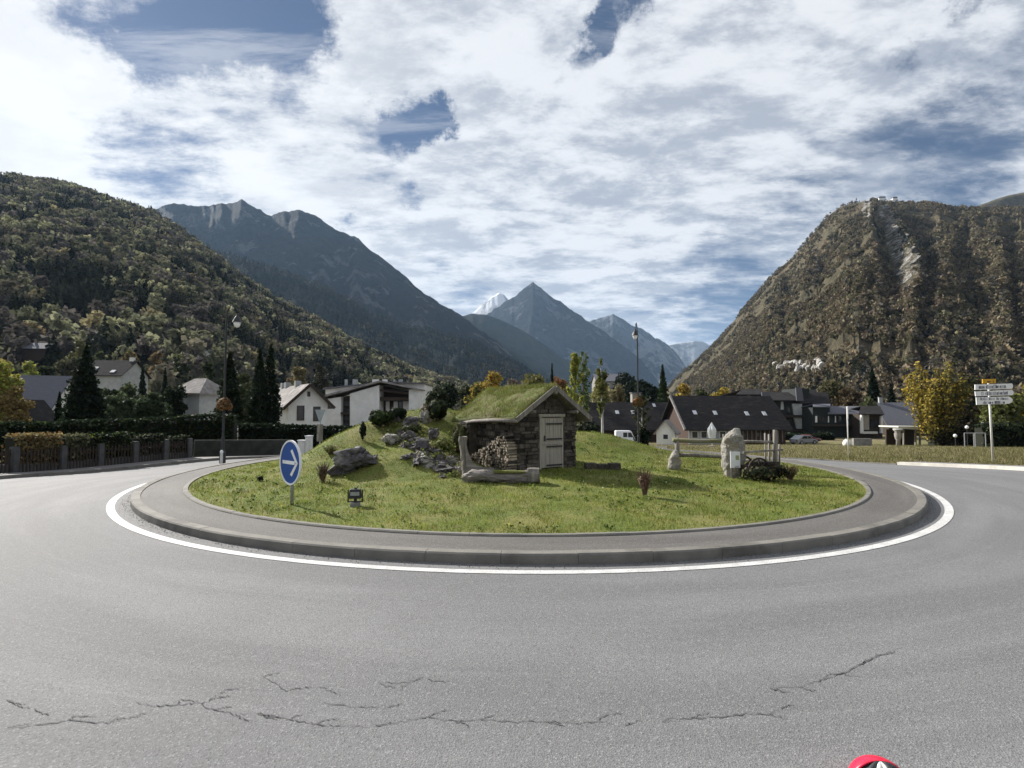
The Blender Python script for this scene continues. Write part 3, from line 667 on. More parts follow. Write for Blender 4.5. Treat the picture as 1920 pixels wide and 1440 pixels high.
# ------------------------------------------------------------------ vegetation builders
def leaves(name, cs, s, cols, seed, parent, mt='leaf', flat=0.):
    g = np.random.default_rng(seed); n = len(cs)
    q = g.normal(size=(n, 3)); q /= np.linalg.norm(q, axis=1)[:, None]
    e = np.cross(q, g.normal(size=(n, 3))); e /= np.linalg.norm(e, axis=1)[:, None]; f = np.cross(q, e)
    s = (s*g.uniform(.6, 1.35, n))[:, None] if np.ndim(s) else s*g.uniform(.6, 1.35, n)[:, None]
    V = np.stack([cs-e*s*.8-f*s, cs+e*s*.7-f*s*.5, cs+e*s*.5+f*s, cs-e*s*.9+f*s*.6], 1).reshape(-1, 3)
    return arr_mesh(name, V, np.arange(4*n).reshape(-1, 4), M[mt], parent, col=np.repeat(cols, 4, 0))
def palette(pal, n, g, spread=.3):
    p = np.array([q[:3] for q in pal]); wts = np.array([q[3] for q in pal]); i = g.choice(len(p), n, p=wts/wts.sum())
    return p[i]*g.uniform(1-spread, 1+spread, (n, 1))
DARKC = [(.018, .030, .016, 3), (.028, .042, .022, 2), (.012, .020, .012, 3)]
OLIVE = [(.06, .075, .03, 3), (.09, .10, .045, 2), (.04, .05, .022, 2)]
YELL = [(.46, .34, .05, 4), (.36, .28, .06, 3), (.20, .19, .05, 2.5), (.54, .42, .11, 1.5)]
YGRN = [(.32, .36, .07, 3), (.22, .27, .07, 3), (.40, .37, .09, 2)]
ORNG = [(.34, .19, .04, 3), (.26, .13, .035, 2), (.20, .15, .05, 2)]
BROWN = [(.11, .085, .05, 3), (.08, .06, .04, 3), (.14, .10, .05, 1)]
GREEN = [(.07, .11, .03, 3), (.10, .14, .04, 2), (.045, .07, .02, 2)]
_seed = [100]
def tree(kind, name, loc, h, wd, pal, label, n=1800, ls=None, group=None, cat='tree', trunkmat='bark', clear=.12, rootz=0):
    _seed[0] += 1; sd = _seed[0]; g = np.random.default_rng(sd); random.seed(sd)
    root = empty(name, loc, g.uniform(0, 6.28), label, cat, group)
    ls = ls or h*.02
    kw_full = kind == 'spruce'
    if kind in ('conifer', 'spruce'):
        t = g.uniform(0, 1, n)**1.25; tier = (t*(7+h*.4)+g.uniform(-.12, .12, n)) % 1
        r = wd/2*(1-t)**.85*(1-.42*tier)*g.uniform(.12, 1, n)**.45; a = g.uniform(0, 6.283, n)
        if kw_full: r = wd/2*np.minimum(1, (1-t)*1.6+.02)**.75*(1-.30*tier)*g.uniform(.12, 1, n)**.4
        r *= .82+.18*np.sin(a*3+t*9)+g.uniform(-.08, .12, n)
        cs = np.stack([r*np.cos(a), r*np.sin(a), h*(.05+.95*t)-r*.18], -1); s = ls*(1.25-.7*t)
    elif kind == 'poplar':
        t = g.uniform(0, 1, n); nb = 26; bt = g.uniform(.08, .95, nb); ba = g.uniform(0, 6.283, nb)
        i = g.integers(0, nb, n); k = g.uniform(0, 1, n)
        z = bt[i]+k*.16; prof = np.sin(np.pi*np.clip(bt[i]*.85+.12, 0, 1))**.8
        r = wd/2*prof*k**.7; a = ba[i]
        cs = np.stack([r*np.cos(a)+g.normal(0, wd*.05, n), r*np.sin(a)+g.normal(0, wd*.05, n), h*(clear+(1-clear)*np.clip(z, 0, 1.02))+g.normal(0, h*.012, n)], -1); s = ls*np.ones(n)
    elif kind == 'column':
        t = g.uniform(0, 1, n); prof = np.minimum(1, (1.02-t)*3.2)**.6*(.85+.15*np.sin(t*23)); a = g.uniform(0, 6.283, n)
        r = wd/2*prof*g.uniform(.3, 1, n)**.4*(.85+.15*np.sin(3*a+t*5))
        cs = np.stack([r*np.cos(a), r*np.sin(a), h*(.03+.97*t)], -1); s = ls*np.ones(n)
    elif kind == 'hedge':
        cs = None
    else:
        k = 15 if kind == 'broad' else 22
        L = g.normal(size=(k, 3)); L /= np.linalg.norm(L, axis=1)[:, None]; L[:, :2] *= wd*.31; L[:, 2] = h*(.55+.33*L[:, 2])
        L *= np.array([1, 1, 1]); sp = g.uniform(.16, .29, k)*min(wd, h)
        i = g.integers(0, k, n); d = g.normal(size=(n, 3)); d /= np.linalg.norm(d, axis=1)[:, None]
        cs = L[i]+d*(sp[i]*g.uniform(.45, 1.08, n))[:, None]*np.array([1, 1, .95]); co = g.uniform(0, 1, n) < .3; dd = d*g.uniform(.1, 1, (n, 1))**.5*np.array([wd*.36, wd*.36, h*.36])+np.array([0, 0, h*.5]); cs = np.where(co[:, None], dd, cs); cs[:, 2] = np.maximum(cs[:, 2], h*.06); s = ls*np.ones(n)
    leaves('crown', cs, s, palette(pal, len(cs), g), sd, root)
    b = MB(); top = h*(.93 if kind in ('conifer', 'spruce', 'column', 'poplar') else .62)
    tr = max(.05, h*.016)
    b.tube([(0, 0, -.3+rootz), (.01*h, 0, h*.3), (-.006*h, .006*h, top)], [tr*1.25, tr*.85, tr*.15], 7)
    if kind not in ('conifer', 'column', 'spruce'):
        for q in range(9):
            z0 = h*g.uniform(clear+.05, .5); a = g.uniform(0, 6.28); L_ = wd*g.uniform(.22, .42)
            b.tube([(0, 0, z0), (math.cos(a)*L_*.5, math.sin(a)*L_*.5, z0+L_*.55), (math.cos(a)*L_*.9, math.sin(a)*L_*.9, z0+L_*1.2)], [tr*.5, tr*.32, tr*.08], 5)
    b.build('trunk', M[trunkmat], root, smooth=True)
    return root
def tpx(kind, name, px, pytop, pybase, Yd, wpx, pal, label, **kw):
    """tree from its picture extent at depth Yd, standing on the terrain"""
    top = P(px, pytop, Yd); gz = float(H(top.x, Yd)); bz = P(px, pybase, Yd).z
    z = min(bz, gz) if kw.pop('ground', True) else bz
    h = top.z-gz; 
    return tree(kind, name, (top.x, Yd, gz), h, wpx*Yd/F, pal, label, **kw)

def shrub(name, loc, h, wd, pal, label, n=500, ls=.05, twigs=14, up=False, group=None, cat='shrub'):
    _seed[0] += 1; sd = _seed[0]; g = np.random.default_rng(sd); random.seed(sd)
    root = empty(name, loc, 0, label, cat, group)
    if n:
        d = g.normal(size=(n, 3)); d /= np.linalg.norm(d, axis=1)[:, None]; rr_ = g.uniform(.3, 1, n)**.5*(.8+.2*np.sin(d[:, 0]*5+d[:, 1]*4+sd))
        cs = d*rr_[:, None]*np.array([wd/2, wd/2, h*.48])+np.array([0, 0, h*.5])
        if up: cs[:, :2] *= (.35+.65*cs[:, 2:3]/h)
        leaves('foliage', cs, ls, palette(pal, n, g), sd, root)
    b = MB()
    for q in range(twigs):
        a = g.uniform(0, 6.28); sp = g.uniform(.05, .5)*wd*(.9 if up else .8); hh = h*g.uniform(.7, 1.05)
        b.tube([(math.cos(a)*.04*wd, math.sin(a)*.04*wd, -.05), (math.cos(a)*sp*.45, math.sin(a)*sp*.45, hh*.5), (math.cos(a)*sp, math.sin(a)*sp, hh)], [.012, .008, .003], 4, cap=False)
    b.build('stems', M['twig'] if up else M['bark'], root)
    return root
def rock(name, loc, dims, label, m='rock', rz=0, seed=0, rough=.22, cuts=4, group=None, cat='rock', sink=.12, tilt=(0, 0)):
    import bmesh
    bm = bmesh.new(); bmesh.ops.create_icosphere(bm, subdivisions=cuts, radius=1)
    for v in bm.verts:
        p = v.co.copy(); q = p*1.3+Vector((seed*3.1, seed*1.7, seed))
        d = 1+rough*mnoise.fractal(q, 1.0, 2.0, 5)*1.2+rough*.9*(mnoise.cell(p*1.9+Vector((seed, 0, 0)))-.5)
        v.co = Vector((p.x*dims[0]/2, p.y*dims[1]/2, p.z*dims[2]/2))*d
    me = bpy.data.meshes.new(name); bm.to_mesh(me); bm.free(); me.materials.append(M[m])
    o = link(name, me); o.location = Vector(loc)+Vector((0, 0, dims[2]/2-dims[2]*sink)); o.rotation_euler = (tilt[0], tilt[1], rz)
    return setp(o, label, cat, group)
def onm(x, y, dz=0): return Vector((x, y, float(H(x, y))+dz))

# ------------------------------------------------------------------ blue arrow sign
p = at(547, 947); root = empty('arrow_sign', p, 0, 'round blue sign with a white right arrow on a short grey post', 'road sign')
zc = P(547, 867, p.y).z-p.z; rad = 41.5*p.y/F; na_ = R(-131.5); nrm = Vector((math.cos(na_), math.sin(na_), 0)); ux = Vector((-nrm.y, nrm.x, 0))
def disc(r0, off, th, m, name, par, n=48, r_in=None):
    b = MB(); vs = []
    for o_ in (off, off+th):
        for k in range(n): a = 2*math.pi*k/n; vs.append(Vector((0, 0, zc))+nrm*o_+ux*r0*math.cos(a)+Vector((0, 0, r0*math.sin(a))))
    if r_in:
        for o_ in (off, off+th):
            for k in range(n): a = 2*math.pi*k/n; vs.append(Vector((0, 0, zc))+nrm*o_+ux*r_in*math.cos(a)+Vector((0, 0, r_in*math.sin(a))))
        fs = []
        for k in range(n):
            q = (k+1) % n; fs += [(k, q, n+q, n+k), (n+k, n+q, 3*n+q, 3*n+k), (2*n+k, 3*n+k, 3*n+q, 2*n+q), (k, 2*n+k, 2*n+q, q)]
    else: fs = [tuple(range(n)), tuple(range(2*n-1, n-1, -1))]+[(k, (k+1) % n, n+(k+1) % n, n+k) for k in range(n)]
    return b.add(vs, fs).build(name, m, par)
face = disc(rad*.96, .03, .022, M['bluesign'], 'sign_face', root)
disc(rad, .028, .036, M['whitesign'], 'rim', face, r_in=rad*.925)
b = MB(); zf = .055
def spt(u, z, o_): return Vector((0, 0, zc+z))+nrm*o_+ux*u
def splate(poly, o0, o1):
    n = len(poly); vs = [spt(a, c, o0) for a, c in poly]+[spt(a, c, o1) for a, c in poly]
    b.add(vs, [tuple(range(n)), tuple(range(2*n-1, n-1, -1))]+[(i, (i+1) % n, n+(i+1) % n, n+i) for i in range(n)])
k = rad
splate([(-.72*k, -.075*k), (.45*k, -.075*k), (.45*k, .075*k), (-.72*k, .075*k)], zf-.01, zf+.003)
splate([(.05*k, .52*k), (.20*k, .60*k), (.74*k, 0), (.56*k, 0)], zf-.01, zf+.005)
splate([(.56*k, -.004), (.74*k, -.004), (.20*k, -.60*k), (.05*k, -.52*k)], zf-.01, zf+.005)
b.build('arrow', M['whitesign'], face)
MB().tube([(0, 0, -.15), (0, 0, zc+rad*.5)], .032, 12).build('post', M['galv'], root, smooth=True)
b = MB(); b.box((0, 0, zc), (.10, .03, .4), math.atan2(ux.y, ux.x)); b.build('bracket', M['galv'], root)

# ------------------------------------------------------------------ small floodlight on the lawn
p = at(666, 950); root = empty('floodlight', p, R(8), 'small dark garden floodlight on a short stand in the grass right of the blue sign', 'floodlight')
hh = P(666, 915, p.y).z-p.z; sc0 = hh/.42
b = MB(); b.box((0, 0, .035), (.20, .16, .10), taper=.8).build('base', M['concrete'], root, bevel=.01)
b = MB(); b.tube([(0, 0, .05), (0, 0, .2)], .03, 10).build('stand', M['blackmetal'], root)
b = MB(); b.box((0, 0, hh*.70), (.24, .14, .18), taper=.86).build('lamp_housing', M['blackmetal'], root, bevel=.015)
b = MB(); b.box((-.135, 0, hh*.58), (.02, .04, .24)); b.box((.135, 0, hh*.58), (.02, .04, .24)); b.box((0, 0, hh*.28), (.29, .04, .02)); b.build('bracket', M['blackmetal'], root)
b = MB(); b.box((0, -.074, hh*.72), (.17, .01, .07)).build('lens', M['galv'], root)
b = MB(); b.tube([(0, 0, hh*.88), (0, 0, hh*1.03)], [.05, .02], 8).build('cap', M['blackmetal'], root)

# ------------------------------------------------------------------ stone hut
hz = float(H(HX, HY)); hut = empty('stone_hut', (HX, HY, hz), HROT, 'small dark stone hut with a grass roof and pale wooden door', 'hut')
EH = 1.46; AP = 2.36; HWO = 1.34; DP = 2.9; slope = (AP-EH+.02)/HWO
def roof_under(x): return AP-.10-slope*abs(x)
random.seed(3)
def stones(b, x0, x1, z0, z1, y, axis, sgn, top=None, holes=()):
    z = z0
    while z < z1:
        hgt = random.uniform(.06, .15); x = x0+random.uniform(-.1, 0)
        while x < x1:
            l = random.uniform(.12, .40); a, c = max(x, x0), min(x+l, x1); x += l
            if c-a < .03: continue
            zt = min(z+hgt, z1)
            if top: zt = min(zt, top(a)-.01, top(c)-.01)
            if zt-z < .03: continue
            m_ = (a+c)/2
            if any(h0 < c-.01 and a+.01 < h1 and z < h3 for h0, h1, h3 in holes):
                for h0, h1, h3 in holes:
                    if a < h0: c = h0
                    elif c > h1: a = h1
                    else: a = c
                if c-a < .03: continue
                m_ = (a+c)/2
            pr = random.uniform(.015, .08); g_ = .009
            if axis == 'x': b.box((m_, y+sgn*pr/2, (z+zt)/2), (c-a-g_*2, pr+.02, zt-z-g_*2), M=Matrix.Rotation(random.uniform(-.03, .03), 3, 'Y'))
            else: b.box((y+sgn*pr/2, m_, (z+zt)/2), (pr+.02, c-a-g_*2, zt-z-g_*2), M=Matrix.Rotation(random.uniform(-.03, .03), 3, 'X'))
        z += hgt
b = MB(); wx = HF-.05
b.prism([(-wx, -.3), (wx, -.3), (wx, roof_under(wx)), (0, roof_under(0)), (-wx, roof_under(wx))], .05, DP)
DX0, DX1, DH = -.27, .46, 1.48
stones(b, -wx-.03, wx+.03, -.1, AP, .05, 'x', -1, top=roof_under, holes=((DX0-.09, DX1+.09, DH+.08),))
stones(b, 0, DP, -.1, roof_under(wx)-.02, -wx, 'y', -1); stones(b, 0, DP, -.1, roof_under(wx)-.02, wx, 'y', 1)
b.build('wall', M['drystone'], hut)
# low curved wing wall beyond the left corner
b = MB(); b.box((-1.12, 2.55, .55), (.35, .6, 1.6)); stones(b, 2.3, 2.9, 0, 1.35, -1.3, 'y', -1); b.build('wing_wall', M['drystone'], hut)
# door
b = MB(); cxd = (DX0+DX1)/2
b.box((DX0-.035, .01, DH/2+.0), (.07, .09, DH+.06)); b.box((DX1+.035, .01, DH/2), (.07, .09, DH+.06)); b.box((cxd, -.012, DH+.065), (DX1-DX0+.24, .11, .08)); b.build('door_frame', M['doorwood'], hut)
door = None; b = MB(); nb = 5
for i in range(nb):
    wd_ = (DX1-DX0)/nb
    b.box((DX0+wd_*(i+.5), .0, DH*.25+.03), (wd_-.008, .05, DH*.5-.05)); b.box((DX0+wd_*(i+.5), .004, DH*.75+.015), (wd_-.008, .05, DH*.5-.04))
b.box((cxd, -.03, DH*.5+.01), (DX1-DX0-.02, .03, .07)); door = b.build('door', M['doorwood'], hut)
for zz_ in (.12, DH*.44, DH*.585, DH*.88):
    MB().box((cxd+.09, -.049, zz_), (.58, .014, .045)).build('hinge', M['blackmetal'], door)
MB().box((DX0+.10, -.045, DH*.6), (.03, .03, .16)).build('handle', M['blackmetal'], door)
# roof: boards, turf, bargeboards
def slab(b, x0, z0, x1, z1, y0, y1, th, ny=1, bul=0, seed=0):
    nx_ = 14; ny_ = 24; d = Vector((x1-x0, 0, z1-z0)); nn = Vector((-d.z, 0, d.x)).normalized()
    if nn.z < 0: nn = -nn
    vs = []; 
    for lay in (0, 1):
        for j in range(ny_+1):
            for i in range(nx_+1):
                t = i/nx_; s = j/ny_; y = y0+(y1-y0)*s; sag = -.10*max(0, s-.55)*2.2*t
                q = Vector((x0+d.x*t, y, z0+d.z*t+sag))
                if lay: q += nn*(th*(1 if 0 < i < nx_ and 0 < j < ny_ else .35)+bul*(mnoise.fractal(q*2.3+Vector((seed, 0, 0)), 1, 2, 4)+.15)*(1 if 0 < i < nx_ else .3))
                vs.append(q)
    n1_ = nx_+1; off = n1_*(ny_+1); fs = []
    for j in range(ny_):
        for i in range(nx_):
            a = j*n1_+i; fs += [(a, a+n1_, a+n1_+1, a+1), (off+a, off+a+1, off+a+n1_+1, off+a+n1_)]
    for j in range(ny_):
        for i in (0, nx_): a = j*n1_+i; fs.append((a, a+n1_, off+a+n1_, off+a))
    for i in range(nx_):
        for j in (0, ny_): a = j*n1_+i; fs.append((a, a+1, off+a+1, off+a))
    b.add(vs, fs)
b = MB(); slab(b, 0, AP-.10, -HWO, EH-.10, -.32, DP+.1, .035); slab(b, 0, AP-.10, HWO, EH-.10, -.32, DP+.1, .035)
roof = b.build('roof', M['oldwood'], hut)
M['turf'] = mat('roof_turf', (.12, .15, .04), (.16, .14, .07), 3.5, .95, 1., 22, c3=(.08, .09, .03), bdist=.07)
b = MB(); slab(b, .0, AP-.062, -HWO+.03, EH-.06, -.30, DP+.5, .12, bul=.05, seed=2); slab(b, .0, AP-.062, HWO-.03, EH-.06, -.30, DP+.5, .12, bul=.04, seed=5)
b.build('turf', M['turf'], roof, smooth=True)
b = MB()
for s_ in (-1, 1): b.bar((0, -.345, AP-.02), (s_*HWO*1.02, -.345, EH-.03), .035, .13)
b.build('bargeboard', M['oldwood'], roof)
b = MB(); b.tube([(-HWO-.02, -.36, EH-.06), (-HWO-.03, .8, EH-.05), (-HWO+.0, 2.0, EH-.10), (-HWO+.02, 2.95, EH-.20)], [.05, .055, .05, .045], 8, jit=.1).build('eaves_log', M['logwood'], roof, smooth=True)
MB().tube([(HWO+.0, -.36, EH-.07), (HWO, 2.9, EH-.08)], .045, 8).build('eaves_log', M['logwood'], roof, smooth=True)
for s_, z_ in ((0, AP-.17), (-.78, AP-.12-slope*.78-.06), (.78, AP-.12-slope*.78-.06)): MB().tube([(s_, -.38, z_), (s_, .3, z_)], .05, 8).build('purlin', M['oldwood'], roof, smooth=True)
# turf blades on the roof
def roof_blades():
    g = np.random.default_rng(12); n = 26000; s_ = g.choice([-1, 1], n); t = g.uniform(0, 1, n); y = g.uniform(-.30, DP+.45, n)
    sag = -.10*np.maximum(0, (y+.3)/(DP+.8)-.55)*2.2*t
    x = s_*t*(HWO-.03); z = AP-.062-slope*np.abs(x)+.13+sag; a = g.uniform(0, 6.28, n); h = g.uniform(.03, .15, n)*(.6+fbm(x*2+9, y*2, 4, 3))
    px_, py_ = np.cos(a)*.007, np.sin(a)*.007; l = g.uniform(-.04, .04, (n, 2))
    V = np.stack([np.stack([x-px_, y-py_, z-.06], -1), np.stack([x+px_, y+py_, z-.06], -1), np.stack([x+l[:, 0]+s_*.02, y+l[:, 1], z+h-.02], -1)], 1)
    c = palette([(.18, .22, .055, 5), (.25, .21, .10, 2.5), (.11, .15, .035, 3)], n, g)
    o = arr_mesh('roof_grass', V, np.arange(3*n).reshape(-1, 3), M['blade'], roof, col=np.repeat(c, 3, 0)); o['kind'] = 'stuff'
roof_blades()
# firewood against the left wall
def hl(x, y, z=0):
    c, s_ = math.cos(HROT), math.sin(HROT); return Vector((HX+x*c-y*s_, HY+x*s_+y*c, hz+z))
b = MB(); random.seed(5)
for row in range(13):
    zz_ = .04+row*.075; y = .10+max(0, row-8)*.04
    while y < 2.15-max(0, (row-3))*.17:
        r_0 = random.uniform(.026, .046); L_ = random.uniform(.24, .34)
        b.tube([(-wx-.06, y, zz_), (-wx-.06-L_, y+random.uniform(-.02, .02), zz_+random.uniform(-.015, .015))], [r_0, r_0*random.uniform(.8, 1.1)], random.choice([4, 5, 6, 7]))
        y += r_0*2+.004
o = b.build('firewood', M['cutwood']); o.location = (HX, HY, hz); o.rotation_euler = (0, 0, HROT)
setp(o, 'stacked split firewood with pale cut ends against the hut side wall', 'firewood', kind='stuff')

def rough_tube(b, pts, rs, seed, n=20, m_=34, amp=.16):
    pts = [Vector(p) for p in pts]; L_ = len(pts)-1; out = []; vs = []
    for i in range(m_):
        t = i/(m_-1)*L_; k = min(int(t), L_-1); f = t-k; out.append((pts[k].lerp(pts[k+1], f), rs[k]+(rs[k+1]-rs[k])*f))
    for i, (p, r) in enumerate(out):
        d = (out[min(i+1, m_-1)][0]-out[max(i-1, 0)][0]).normalized(); ref = Vector((1, 0, 0)) if abs(d.z) > .8 else Vector((0, 0, 1)); a = d.cross(ref).normalized(); c = d.cross(a)
        for k in range(n):
            t = 2*math.pi*k/n; u = a*math.cos(t)+c*math.sin(t); q = p*3+u*1.2+Vector((seed, 0, 0))
            gr = .5*mnoise.noise(Vector((math.cos(t)*3.5, math.sin(t)*3.5, i*.05+seed)))
            rr2 = r*(1+amp*mnoise.fractal(q, 1, 2, 4)*1.5+amp*gr*1.3); vs.append(p+u*rr2+(d*random.uniform(-.02, .02) if i in (0, m_-1) else Vector()))
    fs = [(i*n+k, i*n+(k+1) % n, (i+1)*n+(k+1) % n, (i+1)*n+k) for i in range(m_-1) for k in range(n)]+[tuple(range(n-1, -1, -1)), tuple((m_-1)*n+k for k in range(n))]
    return b.add(vs, fs)
# ------------------------------------------------------------------ carved seat, log, slabs beside the hut
def px_world(px, py, Yd): return P(px, py, Yd)
pb = at(880, 893); Yd = pb.y; root = empty('carved_trunk_seat', pb, 0, 'tall carved tree trunk curving into a low seat left of the hut', 'seat')
def L3(px, py, dy=0): return P(px, py, Yd+dy)-pb
rough_tube(MB(), [L3(878, 904), L3(873, 872), L3(870, 848), L3(867, 828), L3(868, 819)], [.17, .12, .095, .10, .115], 3).build('trunk', M['oldwood'], root)
b = MB(); n_ = 10; vs = []
poly = [(873, 835), (878, 850), (885, 866), (895, 874), (910, 877), (926, 878), (926, 884), (905, 890), (888, 896), (876, 897)]
for o_ in (-.13, .13): vs += [L3(a, c, o_) for a, c in poly]
b.add(vs, [tuple(range(n_)), tuple(range(2*n_-1, n_-1, -1))]+[(i, (i+1) % n_, n_+(i+1) % n_, n_+i) for i in range(n_)]).build('seat', M['logwood'], root, bevel=.012)
pb = at(940, 906); Yd = pb.y; root = empty('hollow_log', pb, 0, 'long grey hollowed log lying in the grass in front of the hut', 'log')
rough_tube(MB(), [L3(872, 898, .1), L3(884, 893), L3(905, 891), L3(930, 894), L3(960, 894), L3(992, 893)], [.13, .14, .135, .12, .14, .16], 8, amp=.22).build('log_body', M['logwood'], root)
rough_tube(MB(), [L3(990, 891.5), L3(1011, 891.5)], [.20, .195], 12, amp=.08, m_=8).build('cut_end', M['oldwood'], root)
b = MB(); b.bar(L3(925, 884, -.05), L3(985, 885, -.05), .18, .05).build('hollow', M['lawn'], root)
pb = at(1130, 880); Yd = pb.y; root = empty('stone_bench', pb, R(4), 'low dark stone blocks in the hut shadow right of the hut', 'bench')
for i, (a, c, hgt) in enumerate(((-.36, .36, .19), (.0, .32, .16), (.34, .36, .18))):
    MB().box((a, 0, hgt/2-.02), (c, .28, hgt+.04), taper=.93).build('block', M['drystone'], root, bevel=.02)

# ------------------------------------------------------------------ rocks and shrubs on the mound
def rk(px, py, w_px, h_px, label, m='rock', seed=0, rz=0, dep=.8, rough=.28, tilt=(0, 0), name='boulder', sink=.15, group=None):
    p = at(px, py); s_ = p.y/F*.86; return rock(name, p, (w_px*s_, w_px*s_*dep, h_px*s_*1.2), label, m, rz, seed, rough, tilt=tilt, sink=sink, group=group)
rk(660, 880, 84, 44, 'large dark purple grey boulder on the slope right of the blue sign', seed=3, rz=.3, tilt=(0, -.25), rough=.34)
rk(735, 832, 40, 20, 'pale flat boulder at the left end of the rock outcrop', 'palerock', 4, tilt=(0, .2))
rk(768, 828, 34, 22, 'grey boulder in the middle of the rock outcrop on the mound', seed=5)
rk(790, 846, 40, 26, 'rounded grey boulder at the centre of the outcrop above the rubble', seed=6)
rk(772, 800, 36, 22, 'grey rock high on the mound under the flowering plants', seed=8, tilt=(0, -.3))
rk(797, 792, 26, 24, 'pale pointed rock near the top of the mound', 'palerock', 9)
rk(812, 822, 26, 22, 'small grey rock on the grass bank left of the carved seat', seed=10)
rk(795, 868, 40, 14, 'flat pale slab at the foot of the rock outcrop', 'palerock', 11)
rk(835, 882, 60, 12, 'long flat dark slab running to the carved seat', seed=12, tilt=(0, .12))
rk(845, 868, 22, 18, 'small pale rock just left of the carved seat', 'palerock', 13)
rk(700, 862, 26, 12, 'small half buried rock right of the large dark boulder', seed=14)
random.seed(9)
b = MB()
import bmesh
def rubble(pts, name, label, m, smin, smax, seed):
    g = np.random.default_rng(seed); bm = bmesh.new()
    for (px, py) in pts:
        p = at(px, py); r0 = g.uniform(smin, smax); mt_ = Matrix.Translation(p+Vector((0, 0, r0*.3))) @ Matrix.Rotation(g.uniform(0, 6.28), 4, 'Z') @ Matrix.Diagonal((g.uniform(.8, 1.5), g.uniform(.7, 1.1), g.uniform(.5, .9), 1))
        rt = bmesh.ops.create_icosphere(bm, subdivisions=2, radius=r0)
        for v in rt['verts']: v.co *= 1+.9*mnoise.noise(v.co*9+Vector((px, py, 0)))+.5*(mnoise.cell(v.co*12+Vector((px, py, 0)))-.5); v.co = mt_ @ v.co
    me = bpy.data.meshes.new(name); bm.to_mesh(me); bm.free(); me.materials.append(M[m]); return setp(link(name, me), label, 'rocks', kind='stuff')
g = np.random.default_rng(4)
pts = [(740+g.uniform(0, 1)*100+g.normal(0, 5), 0) for _ in range(110)]; pts = [(x_, 800+(x_-725)*.62+g.normal(0, 14)) for x_, _ in pts]
rubble(pts, 'rock_rubble', 'loose grey and pale stones scattered between the boulders of the outcrop', 'rock', .05, .17, 2)
pts = [(x_, 862+(x_-790)*.22+g.normal(0, 6)) for x_ in g.uniform(785, 862, 60)]
rubble(pts, 'rock_rubble', 'pale broken stones in a band beside the carved seat', 'palerock', .05, .14, 3)
def shp(px, py, hpx, wpx, pal, label, **kw):
    p = at(px, py); s_ = p.y/F; return shrub(kw.pop('name', 'shrub'), p, hpx*s_, wpx*s_, pal, label, **kw)
shp(605, 905, 38, 34, [(.12, .10, .07, 2), (.16, .15, .07, 1), (.07, .05, .045, 2)], 'dark bare bush with upright twigs below the large dark boulder', n=260, ls=.022, twigs=50, up=True)
shp(1209, 931, 52, 40, [(.30, .20, .15, 2), (.20, .13, .10, 2)], 'reddish bare bush standing alone on the front lawn', n=300, ls=.018, twigs=70, up=True)
shp(680, 826, 38, 14, DARKC, 'small narrow dark evergreen on the left slope of the mound', n=500, ls=.035, twigs=4, name='dwarf_conifer')
shp(712, 800, 34, 56, GREEN+DARKC, 'spreading green shrub on the mound in front of the white chalet', n=1500, ls=.045)
shp(745, 788, 26, 40, DARKC, 'dark green shrub on the mound in front of the chalet balcony', n=1000, ls=.045)
shp(820, 790, 44, 44, DARKC+OLIVE, 'dark leafy shrub at the top of the mound beside the grass bank', n=1600, ls=.05)
shp(798, 782, 26, 26, [(.42, .38, .32, 2), (.10, .09, .06, 3), (.28, .20, .16, 1)], 'shrub with pale dried flower heads at the top of the mound', n=320, ls=.03)
shp(772, 815, 22, 40, OLIVE, 'low olive plant among the rocks of the outcrop', n=600, ls=.035)
shp(830, 845, 26, 30, [(.30, .30, .12, 2), (.14, .17, .05, 2)], 'pale green tuft on the bank left of the hut', n=600, ls=.03)
shp(862, 850, 60, 36, [(.11, .105, .05, 2), (.07, .09, .03, 2)], 'tangled shrub between the grass bank and the hut wall', n=1800, ls=.035)
shp(905, 872, 46, 30, DARKC+GREEN, 'dark ivy like shrub behind the carved seat', n=900, ls=.03)
shp(488, 903, 12, 16, DARKC, 'tiny dark weed tuft on the lawn left of the blue sign', n=120, ls=.02, twigs=4)
shp(620, 852, 18, 40, [(.22, .22, .09, 2), (.16, .17, .06, 2)], 'pale grass tuft on the slope above the dark bare bush', n=500, ls=.02, twigs=20, up=True)
g = np.random.default_rng(14); C_ = []
for i in range(70):
    px_ = g.uniform(722, 862); py_ = 800+(px_-725)*.55+g.normal(0, 15); p = at(px_, py_); k = 38; r0 = g.uniform(.06, .16)
    C_.append(np.array(p)[None]+g.normal(0, 1, (k, 3))*np.array([r0, r0, r0*.5])+np.array([0, 0, r0*.6]))
C_ = np.concatenate(C_); o = leaves('rock_plants', C_, .028, palette([(.16, .20, .05, 4), (.10, .12, .04, 3), (.28, .28, .14, 1.5), (.14, .10, .06, 1.5)], len(C_), g), 15, None); setp(o, 'low green and straw coloured plants growing between the outcrop stones', 'plants', kind='stuff')
def weed_pts(n, g):
    r = RG*np.sqrt(g.uniform(0, 1, n))*.985; a = g.uniform(0, 6.283, n); x = CX+r*np.cos(a); y = CY+r*np.sin(a)
    c, s_ = math.cos(HROT), math.sin(HROT); lx = (x-HX)*c+(y-HY)*s_; ly = -(x-HX)*s_+(y-HY)*c
    k = ~((abs(lx) < 1.3) & (ly > -.2) & (ly < 3)) & (y < 22) & (fbm(x*.8, y*.8, 31, 3) > .42); return x[k], y[k]
x_, y_ = weed_pts(1500, g); C_ = np.repeat(np.stack([x_, y_, mound(x_, y_)+.045], -1), 9, 0)+g.normal(0, 1, (len(x_)*9, 3))*np.array([.045, .045, .018])
